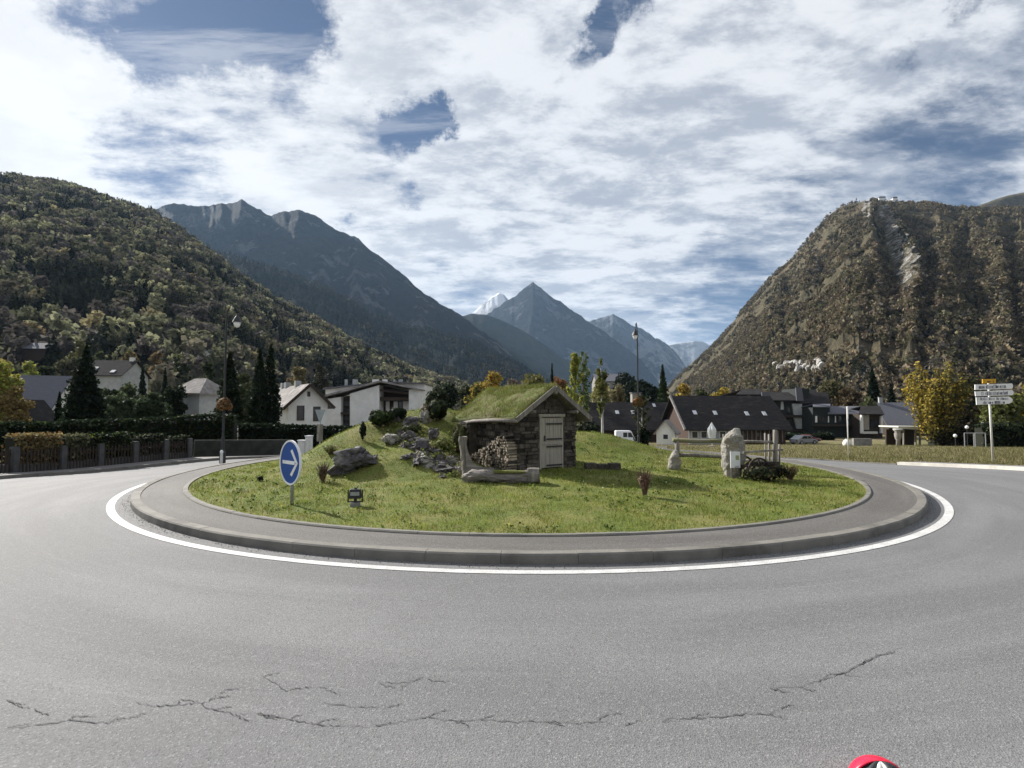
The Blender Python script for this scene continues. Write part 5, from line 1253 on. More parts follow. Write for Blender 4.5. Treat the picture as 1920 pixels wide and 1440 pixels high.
# gabled white house, ridge running back-left
Yd = 58; w_ = m_(80, Yd); zw = zat(758, Yd); zr = zat(727, Yd)
hsg = house('white_house', 'white gabled house with a pale stone roof and two tall dark windows', 540, Yd, R(38), w_*.80, 15, zw, zr, roofm='paleroof', axis='y', over=.55, fascia='darkwood')
bz = hsg.location.z
for px_, yy0, yy1 in ((560, 762, 786), (583, 764, 787)):
    lx = (px_-571)*Yd/F*1.15; wpart(hsg, (lx, -7.5, (zat(yy0, Yd)+zat(yy1, Yd))/2-bz), .72, 1.5, 0, 'darkwood', 'glass')
wpart(hsg, (0, -7.5, zat(742, Yd)-bz), .28, .5, 0, 'darkwood', 'glass')
for i, x_ in enumerate((-3.5, 0.5, 2.2)): 
    MB().box((0, x_, zr-bz+.25), (.6, .45, .75)).build('chimney', M['brownwood'] if i == 9 else M['greyplaster'], [c for c in hsg.children if c.name.startswith('roof')][0])
# chalet
Yd = 66; q = P(693, 800, Yd); gz = gz_(q.x, Yd); ch = empty('chalet', (q.x, Yd, gz), R(0), 'long white chalet with a low roof and a dark wooden recessed balcony', 'house')
def Cq(px, py, dy=0): v = P(px, py, Yd); return (v.x-q.x, dy, v.z-gz)
def cface(pts, y0, y1, name, m, par=None):
    par = par or ch
    n = len(pts); vs = [Vector(Cq(a, c))+Vector((0, y0, 0)) for a, c in pts]+[Vector(Cq(a, c))+Vector((0, y1, 0)) for a, c in pts]
    return MB().add(vs, [tuple(range(n)), tuple(range(2*n-1, n-1, -1))]+[(i, (i+1) % n, n+(i+1) % n, n+i) for i in range(n)]).build(name, M[m], par)
cface([(596, 848), (639, 848), (639, 744), (596, 751)], 0, 9, 'wall', 'whiteplaster')
cface([(656, 848), (711, 848), (711, 722), (656, 738)], 0, 9, 'wall', 'whiteplaster')
cface([(637, 848), (658, 848), (658, 739), (637, 745)], 1.0, 8.9, 'wall', 'darkwood')
for yy in (752, 766, 780, 793): cface([(640, yy+9), (655, yy+9), (655, yy), (640, yy)], .85, .98, 'window', 'glass')
cface([(639, 777), (656, 777), (656, 773), (639, 773)], -.1, .9, 'balcony', 'darkwood')
cface([(711, 848), (765, 848), (765, 735), (711, 722)], 2.2, 9, 'wall', 'darkwood')
for a, c in ((716, 723), (731, 739), (749, 762)): cface([(a, 772), (c, 772), (c, 752), (a, 752)], 2.05, 2.18, 'wall_panel', 'whiteplaster')
cface([(741, 771), (747, 771), (747, 753), (741, 753)], 2.1, 2.19, 'window', 'glass')
cface([(711, 751), (772, 751), (772, 745), (711, 744)], .3, 2.2, 'balcony', 'darkwood')
cface([(711, 733), (768, 740), (768, 736), (711, 729)], .3, .5, 'balcony_beam', 'darkwood')
cface([(766, 848), (783, 848), (783, 727), (766, 731)], .2, 9, 'wall', 'whiteplaster')
rf = cface([(590, 750), (714, 717), (786, 731), (786, 728.5), (714, 713.5), (590, 746.5)], -.6, 4.5, 'roof', 'paleroof')
cface([(586, 737), (784, 729), (784, 716), (730, 713.5), (640, 720), (586, 727)], 4.6, 12, 'upper_storey', 'whiteplaster')
cface([(584, 728), (640, 721), (730, 714.5), (786, 717), (786, 715), (730, 712), (640, 718.5), (584, 725)], 3.9, 12.4, 'roof', 'slatelight')
for a, c, m_x in ((684, 12, 'whiteplaster'), (703, 9, 'whiteplaster'), (643, 9, 'greyplaster'), (722, 3, 'greyplaster'), (735, 8, 'greyplaster'), (625, 5, 'greyplaster')): cface([(a-c/2, 722), (a+c/2, 722), (a+c/2, 707), (a-c/2, 707)], 5.0, 5.0+c*.05, 'chimney', m_x)
# far left grey roofed house with white gable
Yd = 60; hl_ = house('white_house', 'white house with a large grey slate roof at the left edge', 48, Yd, R(20), m_(118, Yd), 9.5, zat(768, Yd), zat(706, Yd), roofm='slatelight', over=.6)
Yd = 52; house('gable_annex', 'pale gabled annex in front of the large grey roof at the far left', 48, Yd, R(10), m_(58, Yd), 4, zat(790, Yd), zat(752, Yd), roofm='slate', axis='y', over=.4, wall='greyplaster', cat='house')
# house behind the big conifer
Yd = 105; house('slate_house', 'house with a dark slate roof and two skylights behind the big conifer', 214, Yd, R(6), m_(66, Yd), 9, zat(705, Yd), zat(677, Yd), wall='greyplaster', base=zat(745, Yd), chimneys=((3.0, 0, .8, zat(673, Yd), 'whiteplaster'),), skylights=((-2.1, .55, .7), (1.7, .75, .8)))
Yd = 150; house('hillside_house', 'small dark house among the hillside trees at upper left', 72, Yd, R(8), m_(36, Yd), 6, zat(655, Yd), zat(644, Yd), wall='darkwood', roofm='slatelight', base=zat(672, Yd))
Yd = 190; house('hillside_cabin', 'tiny white walled cabin on the wooded hillside above the hipped roof', 388, Yd, 0, m_(9, Yd), 3, zat(658, Yd), zat(655, Yd), roofm='paleroof', base=zat(664, Yd), over=.2)

# right side: two slate roofed barns
Yd = 92; house('slate_barn', 'long dark roofed barn with small skylights behind the white van', 1178, Yd, R(3), m_(150, Yd), 11, zat(800, Yd), zat(756, Yd), wall='brownwood', roofm='slate', over=.7, skylights=((-2.6, .38, .6), (.2, .38, .6), (4.5, .12, .5)), chimneys=((2.0, 2, 1.6, zat(740, Yd), 'palerock'),))
Yd = 84; br = house('slate_barn', 'large dark roofed barn with four skylights behind the rail fence', 1352, Yd, R(2), m_(172, Yd), 11, zat(797, Yd), zat(744, Yd), wall='brownwood', roofm='slate', over=.8, skylights=((-5.6, .52, .55), (-2.4, .53, .55), (2.6, .55, .55), (5.4, .55, .55)), fascia='paleroof')
bz = br.location.z
MB().box((-4.2, -5.56, (zat(800, Yd)+zat(832, Yd))/2-bz-.2), (6.6, .1, 2.9)).build('shopfront', M['greyplaster'], br)
for i, x_ in enumerate((-6.6, -5.2, -3.9, -2.3)): wpart(br, (x_, -5.63, zat(812, Yd)-bz), 1.0, 1.1, 0, 'whitesign', 'glass')
for x_ in (1.4, 3.4, 5.6): wpart(br, (x_, -5.5, zat(813, Yd)-bz), .8, .8, 0, 'darkwood', 'glass')
b = MB()
for i in range(11): b.box((.2+i*.68, -5.56, zat(812, Yd)-bz), (.14, .12, 2.4))
b.build('timber_battens', M['oldwood'], br)
Yd = 76; an = house('white_annex', 'small white annex with a pale sloping roof left of the large barn', 1251, Yd, R(-25), 2.6, 3.4, zat(809, Yd), zat(789, Yd), axis='y', over=.35, roofm='paleroof', cat='annex')
wpart(an, (0, -1.7, zat(818, Yd)-an.location.z), .8, .8, 0)

# dark apartment complex: built from gabled blocks
Yd = 104; q = P(1500, 800, Yd); gz = gz_(q.x, Yd); ch = empty('apartment_building', (q.x, Yd, gz), 0, 'dark apartment building with stepped slate roofs and pale wall strips', 'building')
cface([(1432, 850), (1530, 850), (1530, 752), (1432, 748)], 0, 10, 'wall', 'darkwall')
cface([(1526, 850), (1552, 850), (1552, 766), (1526, 758)], .6, 10, 'wall', 'darkwall')
def croof(pts, y0, y1, rise_pts=None, m='slate', name='roof'): return cface(pts, y0, y1, name, m)
def slope_roof(x0, x1, ye, yr, ydist, depth, m, name='roof', xr0=None, xr1=None):
    """front slope from eave line (ye) at depth 0 up to ridge (yr) at depth"""
    xr0 = x0 if xr0 is None else xr0; xr1 = x1 if xr1 is None else xr1
    a = Vector(Cq(x0, ye)); b_ = Vector(Cq(x1, ye)); k = (Yd+ydist+depth)/Yd
    def R2(px, py): v = P(px, py, Yd+ydist+depth); return Vector((v.x-q.x, ydist+depth, v.z-gz))
    def E2(px, py): v = P(px, py, Yd+ydist); return Vector((v.x-q.x, ydist, v.z-gz))
    c, d_ = R2(xr1, yr), R2(xr0, yr); a, b_ = E2(x0, ye), E2(x1, ye); t = Vector((0, 0, .18)); u_ = Vector((0, depth, 0))
    e_, f_ = E2(x1, ye)+Vector((0, 2*depth, 0)), E2(x0, ye)+Vector((0, 2*depth, 0))
    vs = [a, b_, c, d_, e_, f_, a+t, b_+t, c+t, d_+t, e_+t, f_+t]
    return MB().add(vs, [(6, 7, 8, 9), (9, 8, 10, 11), (0, 1, 7, 6), (3, 2, 1, 0), (5, 4, 2, 3), (1, 2, 8, 7), (2, 4, 10, 8), (0, 6, 9, 3), (3, 9, 11, 5)]).build(name, M[m], ch)
slope_roof(1425, 1500, 752, 737, -.8, 5, 'slate', xr0=1418, xr1=1490)
slope_roof(1380, 1432, 741, 731, 1.5, 4, 'slate', xr0=1392, xr1=1428)
slope_roof(1494, 1540, 757, 732, -.5, 5, 'slate', xr0=1497, xr1=1530)
slope_roof(1500, 1560, 762, 737, .5, 5, 'slate', xr0=1520, xr1=1550)
cface([(1497, 760), (1524, 760), (1524, 728), (1500, 728)], 1.2, 7, 'roof_block', 'darkwall')
cface([(1425, 753), (1442, 752), (1437, 735), (1424, 735.5)], -1.0, -.75, 'pale_roof_strip', 'slatelight')
cface([(1489, 752), (1502, 752), (1498, 727), (1487, 727)], -1.0, -.75, 'pale_roof_strip', 'slatelight')
cface([(1487, 778), (1502, 778), (1502, 757), (1484, 757)], -.35, -.02, 'wall_panel', 'greyplaster')
cface([(1493, 804), (1502, 804), (1502, 783), (1487, 783)], -.35, -.02, 'wall_panel', 'greyplaster')
cface([(1463, 768), (1469, 768), (1468, 753), (1464, 753)], -.15, -.02, 'wall_panel', 'greyplaster')
cface([(1466, 792), (1473, 792), (1472, 780), (1468, 780)], -.15, -.02, 'wall_panel', 'greyplaster')
for yy in (779, 806): cface([(1458, yy+3), (1530, yy+3), (1530, yy), (1458, yy)], -.9, -.02, 'balcony', 'darkwood')
for x_ in (1446, 1456, 1476, 1509, 1518):
    for yy in (764, 788): cface([(x_, yy+9), (x_+5, yy+9), (x_+5, yy), (x_, yy)], -.08, -.02, 'window', 'glass')
cface([(1459, 812.5), (1478, 812.5), (1478, 810.5), (1459, 810.5)], -1.4, -.95, 'awning', 'palemetal')
# lower right wing
Yd = 100; q = P(1575, 800, Yd); gz = gz_(q.x, Yd); ch = empty('apartment_wing', (q.x, Yd, gz), 0, 'lower dark apartment wing with a long light grey roof', 'building')
cface([(1524, 850), (1616, 850), (1616, 776), (1556, 776), (1556, 764), (1524, 764)], 0, 9, 'wall', 'darkwall')
slope_roof(1524, 1557, 764, 759, -.4, 2, 'slatelight'); slope_roof(1552, 1619, 777, 763, -.6, 4.5, 'slatelight', xr0=1556, xr1=1614)
for x_, w2 in ((1528, 4), (1552, 2), (1565, 2)): cface([(x_, 792), (x_+w2, 792), (x_+w2-.5, 780), (x_+.5, 780)], -.12, -.02, 'wall_panel', 'whiteplaster')
for x_ in (1534, 1541, 1572, 1582, 1592, 1602): cface([(x_, 791), (x_+5, 791), (x_+5, 781), (x_, 781)], -.08, -.02, 'window', 'glass')
cface([(1524, 799), (1612, 799), (1612, 796), (1524, 796)], -.9, -.02, 'balcony', 'darkwood')
Yd = 97; q = P(1650, 800, Yd); gz = gz_(q.x, Yd); ch = empty('dark_chalet', (q.x, Yd, gz), 0, 'dark chalet with a tall white corner wall between the apartment wing and the yellow tree', 'house')
cface([(1613, 850), (1656, 850), (1656, 776), (1613, 776)], .2, 8, 'wall', 'darkwood')
slope_roof(1610, 1658, 778, 763, -.6, 4, 'slate', xr0=1614, xr1=1650)
cface([(1613, 812), (1617, 812), (1616, 778), (1613, 778)], -.35, .1, 'corner_wall', 'whiteplaster'); cface([(1618, 806), (1629, 806), (1629, 778), (1618, 778)], -.1, .18, 'wall_panel', 'palerock')
cface([(1650, 812), (1653, 812), (1653, 780), (1650, 780)], -.3, .1, 'corner_wall', 'whiteplaster'); cface([(1614, 813), (1640, 813), (1640, 809), (1614, 809)], -.8, .18, 'balcony', 'palemetal')
for x_ in (1633, 1641): cface([(x_, 802), (x_+6, 802), (x_+6, 786), (x_, 786)], .08, .19, 'window', 'glass')
Yd = 112; house('slate_house', 'house with a light grey roof partly hidden by the big yellow tree', 1688, Yd, R(-14), m_(72, Yd), 10, zat(792, Yd), zat(756, Yd), wall='darkwood', roofm='slatelight', over=.7, chimneys=((-3.6, 0, .7, zat(748, Yd), 'greyplaster'),))
# open shelter
Yd = 70; q = P(1708, 800, Yd); gz = gz_(q.x, Yd); ch = empty('open_shelter', (q.x, Yd, gz), 0, 'low open shelter with a flat pale roof beneath the yellow tree', 'shelter')
cface([(1672, 801), (1680, 803), (1744, 807), (1744, 805), (1735, 799.5), (1672, 798.5)], -1.2, 2.5, 'roof', 'palemetal')
for x_ in (1686, 1708, 1716, 1738): cface([(x_, 840), (x_+2, 840), (x_+2, 803), (x_, 803)], -.8, -.6, 'post', 'oldwood')
cface([(1684, 840), (1738, 840), (1738, 806), (1684, 806)], 2.2, 2.4, 'back_wall', 'darkwood')
p = Vector(P(1683, 800, 66)); p.z = gz_(p.x, 66); root = empty('carved_post', p, 0, 'pale pinkish carved post standing at the left end of the open shelter', 'post')
z1 = zat(805, 66)-p.z; MB().lathe((0, 0, 0), [(.26, -.1), (.22, z1*.35), (.34, z1*.45), (.42, z1*.72), (.30, z1*.85), (.52, z1*.95), (.5, z1)], 12).build('post_body', M['palerock'], root, smooth=True)
MB().lathe((0, 0, z1), [(.56, 0), (.5, .08)], 12).build('cap', M['palemetal'], root)
# low stone enclosure beside the apartment wing
b = MB(); p = Vector(P(1616, 824, 68)); b.box((p.x, 68, zat(829, 68)), (m_(34, 68), .4, m_(14, 68))); o = b.build('low_wall', M['concrete']); setp(o, 'low dark stone wall in the meadow right of the white tank', 'wall')
p = Vector(P(1588, 828, 67)); p.z = gz_(p.x, 67); root = empty('white_tank', p, 0, 'rounded white and grey tank behind the right yield sign', 'tank')
MB().lathe((0, 0, 0), [(.45, -.1), (.5, .3), (.42, .6), (.2, .8)], 14).build('tank_body', M['whiteplaster'], root, smooth=True); MB().lathe((0, 0, .78), [(.22, 0), (.15, .1)], 12).build('lid', M['galv'], root)
# hilltop buildings and cross
u, v, arr, nv = GR_['hill_right']
def crest(px):
    i = (px-u[0])/(u[-1]-u[0])*(len(u)-1); a = int(i); return Vector(arr[nv-1, a]*(1-(i-a))+arr[nv-1, a+1]*(i-a))
for px_, w2, h2, lab in ((1652, 13, 4.5, 'white hilltop building, the left and longer of the pair on the crest'), (1676, 9, 5.5, 'white hilltop building, the right and taller of the pair on the crest')):
    p = crest(px_); root = empty('hilltop_building', p, 0, lab, 'building')
    MB().box((0, 0, h2/2-1), (w2, 7, h2+2)).build('wall', M['whiteplaster'], root); MB().prism([(-w2/2-.5, h2), (w2/2+.5, h2), (w2/2-1.5, h2+2.2), (-w2/2+1.5, h2+2.2)], -4, 4).build('roof', M['slatelight'], root)
p = crest(1606); root = empty('hilltop_cross', p, 0, 'tiny dark cross standing on the left end of the hilltop', 'cross')
MB().box((0, 0, 4.5), (.7, .7, 11)).build('upright', M['darkwood'], root); MB().box((0, 0, 7), (4, .6, .6)).build('crossbeam', M['darkwood'], root)
# white rocks and pale clearing on the lower right slope
def hpt(name, px, py):
    u, v, arr, nv = GR_[name]; i = int((px-u[0])/(u[-1]-u[0])*(len(u)-1)); best = None
    for j in range(nv-1):
        a = arr[j, i]; vv = Vector(a)-Vector((0, 0, HC)); el = vv.z/vv.y
        r0 = ray(px, py); 
        if el >= r0[2]/r0[1]: return Vector(a)
    return Vector(arr[nv-1, i])
g = np.random.default_rng(8)
def villa(pxs, label, m, smin, smax, seed):
    bm = bmesh.new(); g = np.random.default_rng(seed)
    for (px, py) in pxs:
        p = hpt('hill_right', px, py); r0 = g.uniform(smin, smax); mt_ = Matrix.Translation(p+Vector((0, -3, 2+r0*.5))) @ Matrix.Rotation(g.uniform(0, 6.28), 4, 'Z') @ Matrix.Diagonal((g.uniform(.8, 1.5), .8, g.uniform(.9, 1.5), 1))
        rt = bmesh.ops.create_icosphere(bm, subdivisions=2, radius=r0)
        for v_ in rt['verts']: v_.co *= 1+.5*mnoise.noise(v_.co*.5+Vector((px, py, 0))); v_.co = mt_ @ v_.co
    me = bpy.data.meshes.new('white_outcrop'); bm.to_mesh(me); bm.free(); me.materials.append(M[m]); return setp(link('white_outcrop', me), label, 'rocks', kind='stuff')
M['chalk'] = mat('white_rock', (.42, .41, .385), (.27, .26, .245), .25, .9, .8, 1.2, bdist=.6)
villa([(1445+g.uniform(0, 85), 690+abs(g.normal(0, 7))) for _ in range(58)], 'broken white rocks on the lower slope above the apartment building', 'chalk', .9, 2.2, 3)

# church / pale building in the valley centre
Yd = 230; cq = house('valley_building', 'pale tall building with a grey roof in the valley behind the slender trees', 1142, Yd, 0, m_(54, Yd), 14, zat(716, Yd), zat(702, Yd), wall='concrete', roofm='slatelight', over=.5, cat='building', base=zat(790, Yd))
for x_ in (-4.5, -1.5, 1.5, 4.5):
    for yy in (724, 736): wpart(cq, (x_, -7, zat(yy, Yd)-cq.location.z), 1.2, 1.5, 0)

# ------------------------------------------------------------------ vehicles, parasol, small things
def car(name, label, px, Yd, rot, L_, w_, h_, paint, van=False, cat='car'):
    q = P(px, 800, Yd); root = empty(name, (q.x, Yd, gz_(q.x, Yd)), rot, label, cat); b = MB()
    if van: prof = [(-L_/2, .35), (L_/2, .35), (L_/2, h_*.48), (L_*.40, h_*.56), (L_*.27, h_*.97), (L_*.22, h_), (-L_*.48, h_), (-L_/2, h_*.93)]
    else: prof = [(-L_/2, .3), (L_/2, .3), (L_/2, h_*.50), (L_*.27, h_*.60), (L_*.12, h_*.97), (-L_*.22, h_), (-L_*.42, h_*.66), (-L_/2, h_*.6)]
    b.prism(prof, -w_/2, w_/2); body = b.build('body', M[paint], root, bevel=.06)
    if van: wn = [[(L_*.10, h_*.58), (L_*.36, h_*.58), (L_*.25, h_*.88), (L_*.10, h_*.88)], [(-L_*.14, h_*.58), (L_*.06, h_*.58), (L_*.06, h_*.88), (-L_*.14, h_*.88)]]
    else: wn = [[(L_*.0, h_*.64), (L_*.20, h_*.64), (L_*.10, h_*.90), (L_*.0, h_*.92)], [(-L_*.32, h_*.66), (-L_*.03, h_*.64), (-L_*.03, h_*.92), (-L_*.22, h_*.92)]]
    for poly in wn: MB().prism(poly, -w_/2-.02, w_/2+.02).build('window', M['glass'], root)
    for a in (-L_*.32, L_*.32):
        for s_ in (-1, 1):
            t = MB().tube([(a, s_*(w_/2-.16), .33), (a, s_*(w_/2+.03), .33)], .33, 16).build('wheel', M['tyre'], root); MB().tube([(a, s_*(w_/2+.02), .33), (a, s_*(w_/2+.045), .33)], .2, 12).build('rim', M['galv'], t)
    for s_ in (-1, 1): MB().box((L_/2+.01, s_*w_*.36, h_*.42), (.05, .28, .14)).build('headlight', M['lampglass'], root)
    for s_ in (-1, 1): MB().box((-L_/2-.01, s_*w_*.38, h_*.45), (.04, .16, .3)).build('taillight', M['carred'], root)
    return root
car('van', 'white panel van parked in front of the dark barn', 1172, 66, R(-4), 2.55, 1.5, 1.95, 'carwhite', van=True, cat='van')
car('parked_car', 'light grey car parked left of the right yield sign below the apartments', 1506, 78, R(18), 3.9, 1.6, 1.4, 'cargrey')
car('parked_car', 'dark red car tail visible beside the light grey car', 1514, 84, R(-30), 3.6, 1.6, 1.3, 'carred')
p = P(1335, 826, 62); gz = gz_(p.x, 62); root = empty('parasol', (p.x, 62, gz), 0, 'closed white parasol standing in front of the large barn', 'parasol')
zt = zat(793, 62)-gz; zb = zat(822, 62)-gz
b = MB(); n = 20; vs = []; prof = [(.06, zt), (.22, zt-.35), (.40, zt*.62+zb*.38), (.44, (zt+zb)/2-.1), (.30, zb)]
for j, (r0, z_) in enumerate(prof):
    for k in range(n): a = 2*math.pi*k/n; rr2 = r0*(1+.22*(-1)**k); vs.append((rr2*math.cos(a), rr2*math.sin(a), z_))
b.add(vs, [(j*n+k, j*n+(k+1) % n, (j+1)*n+(k+1) % n, (j+1)*n+k) for j in range(4) for k in range(n)]+[tuple(range(n)), tuple(4*n+k for k in range(n))]).build('canopy', M['fabric'], root)
MB().tube([(0, 0, -.1), (0, 0, zt+.1)], .04, 8).build('pole', M['palemetal'], root); MB().lathe((0, 0, 0), [(.4, 0), (.4, .08), (.1, .12)], 12).build('base', M['concrete'], root)
# garden lamps and white signs in the trees at the right
for px_, py_, lab in ((1791, 817, 'lowest white globe lamp in the meadow edge under the yellow tree'), (1813, 801, 'white globe lamp between the yellow tree and the direction sign'), (1870, 803, 'white globe lamp right of the direction sign post')):
    Y2 = 60; p = P(px_, py_, Y2); gz = gz_(p.x, Y2); root = empty('globe_lamp', (p.x, Y2, gz), 0, lab, 'garden lamp'); zz_ = p.z-gz
    MB().lathe((0, 0, 0), [(.05, -.1), (.035, zz_-.18)], 8).build('post', M['blackmetal'], root); MB().lathe((0, 0, zz_), [(.03, -.2), (.15, -.13), (.2, 0), (.15, .13), (.03, .2)], 12).build('globe', M['lampglass'], root, smooth=True)
p = P(1846, 796, 62); gz = gz_(p.x, 62); root = empty('white_sign', (p.x, 62, gz), 0, 'small white board in the dark trees just left of the direction sign post', 'sign'); zz_ = p.z-gz
MB().box((0, 0, zz_), (.75, .04, .55)).build('board', M['whitesign'], root); MB().tube([(0, .05, -.1), (0, .05, zz_)], .04, 8).build('post', M['galv'], root)
for i, (a, c) in enumerate(((1808, 1828), (1828, 1850))):
    Y2 = 57; p = P(a, 812, Y2); p2 = P(c, 812, Y2); gz = gz_(p.x, Y2); root = empty('goal_frame', (p.x, Y2, gz), 0, ('left', 'right')[i]+' of the two thin grey metal frames at the meadow edge by the direction sign', 'metal frame'); hh_ = p.z-gz
    for x_ in (0, p2.x-p.x-.15): MB().tube([(x_, 0, -.1), (x_, 0, hh_)], .045, 8).build('upright', M['galv'], root)
    MB().tube([(0, 0, hh_), (p2.x-p.x-.15, 0, hh_)], .045, 8).build('crossbar', M['galv'], root)

# ------------------------------------------------------------------ trees around the houses
T = tpx
T('conifer', 'conifer', 163, 648, 800, 46, 136, DARKC, 'very large dark conifer behind the long hedge on the left', n=9000, ls=.14)
T('conifer', 'conifer', 112, 735, 800, 48, 36, DARKC, 'small dark conifer at the left foot of the very large one', n=2500, ls=.11)
T('spruce', 'conifer', 432, 662, 800, 44, 62, DARKC, 'dark conical conifer right behind the left street lamp', n=5000, ls=.13)
T('spruce', 'conifer', 488, 655, 800, 45, 50, DARKC, 'tall narrow dark conifer, left one of the pair by the gabled house', n=4500, ls=.12)
T('spruce', 'conifer', 508, 648, 800, 46, 50, DARKC, 'tall narrow dark conifer, right one of the pair by the gabled house', n=4500, ls=.12)
T('broad', 'tree', 226, 716, 800, 50, 56, [(.10, .13, .07, 3), (.06, .085, .04, 2)], 'round grey green tree right of the very large conifer', n=3500, ls=.13)
T('broad', 'tree', 287, 728, 800, 50, 58, [(.06, .085, .045, 3), (.04, .06, .03, 2)], 'bushy dark green tree above the long hedge', n=3500, ls=.13)
T('broad', 'tree', 330, 712, 800, 58, 44, DARKC+[(.035, .045, .02, 2)], 'dark leafy tree just left of the hipped roof house', n=3000, ls=.14)
T('broad', 'tree', 205, 712, 800, 60, 44, OLIVE+DARKC, 'olive tree in front of the slate roofed house wall', n=2800, ls=.15)
T('broad', 'tree', 243, 714, 800, 62, 44, [(.10, .12, .06, 3), (.05, .065, .035, 3)], 'leafy tree hiding the right end of the slate roofed house', n=2800, ls=.15)
T('conifer', 'conifer', 268, 688, 800, 85, 42, DARKC, 'dark conifer behind the bushy tree left of the hipped roof house', n=2600, ls=.2)
T('conifer', 'conifer', 310, 690, 800, 88, 36, DARKC, 'dark conifer on the slope left of the hipped roof house', n=2400, ls=.2)
T('broad', 'tree', 392, 668, 800, 84, 40, DARKC+OLIVE, 'dark round tree behind the hipped roof of the white house', n=2600, ls=.2)
T('broad', 'tree', 462, 690, 800, 90, 46, OLIVE, 'olive green tree between the dark conifers by the street lamp', n=2600, ls=.2)
T('broad', 'tree', 538, 700, 800, 92, 40, [(.18, .17, .07, 3), (.12, .12, .05, 3)], 'yellowish tree behind the ridge of the gabled house', n=2400, ls=.2)
T('broad', 'tree', 4, 668, 800, 42, 74, YGRN+[(.22, .18, .06, 2)], 'yellow green tree cut by the left edge of the photo', n=4200, ls=.12)
T('broad', 'tree', 34, 716, 800, 41, 54, [(.26, .20, .08, 3), (.18, .13, .06, 2)], 'ochre leaved small tree in front of the far left roof', n=2800, ls=.09)
for i, (px_, yt, w2, pal, lab) in enumerate(((56, 668, 34, YGRN, 'yellow green tree above the grey roof at far left'), (92, 672, 40, OLIVE, 'olive tree above the grey roof left of the large conifer'), (128, 655, 46, [(.09, .09, .05, 3)], 'grey green tree behind the top of the large conifer'),
                                             (150, 622, 40, [(.17, .17, .07, 3), (.12, .12, .06, 2)], 'pale rounded tree rising above the large conifer'), (185, 640, 34, OLIVE, 'olive tree above the dark slate roof'), (245, 640, 34, [(.14, .12, .06, 3), (.2, .14, .06, 1)], 'straw coloured tree above the slate roof chimney'),
                                             (296, 645, 36, [(.20, .14, .07, 2), (.14, .11, .06, 2)], 'orange tinged tree on the lower hillside'), (340, 640, 36, OLIVE, 'olive tree on the hillside above the dark leafy tree'), (600, 668, 36, [(.06, .06, .04, 3)], 'dark grey tree behind the chalet roof at its left end'),
                                             (560, 672, 34, [(.17, .15, .07, 3), (.20, .14, .07, .7)], 'reddish yellow tree above the gabled house'))):
    T('broad', 'tree', px_, yt, 770, 118+i*4, w2, pal, lab, n=1700, ls=.34, group='trees at the foot of the left hillside')
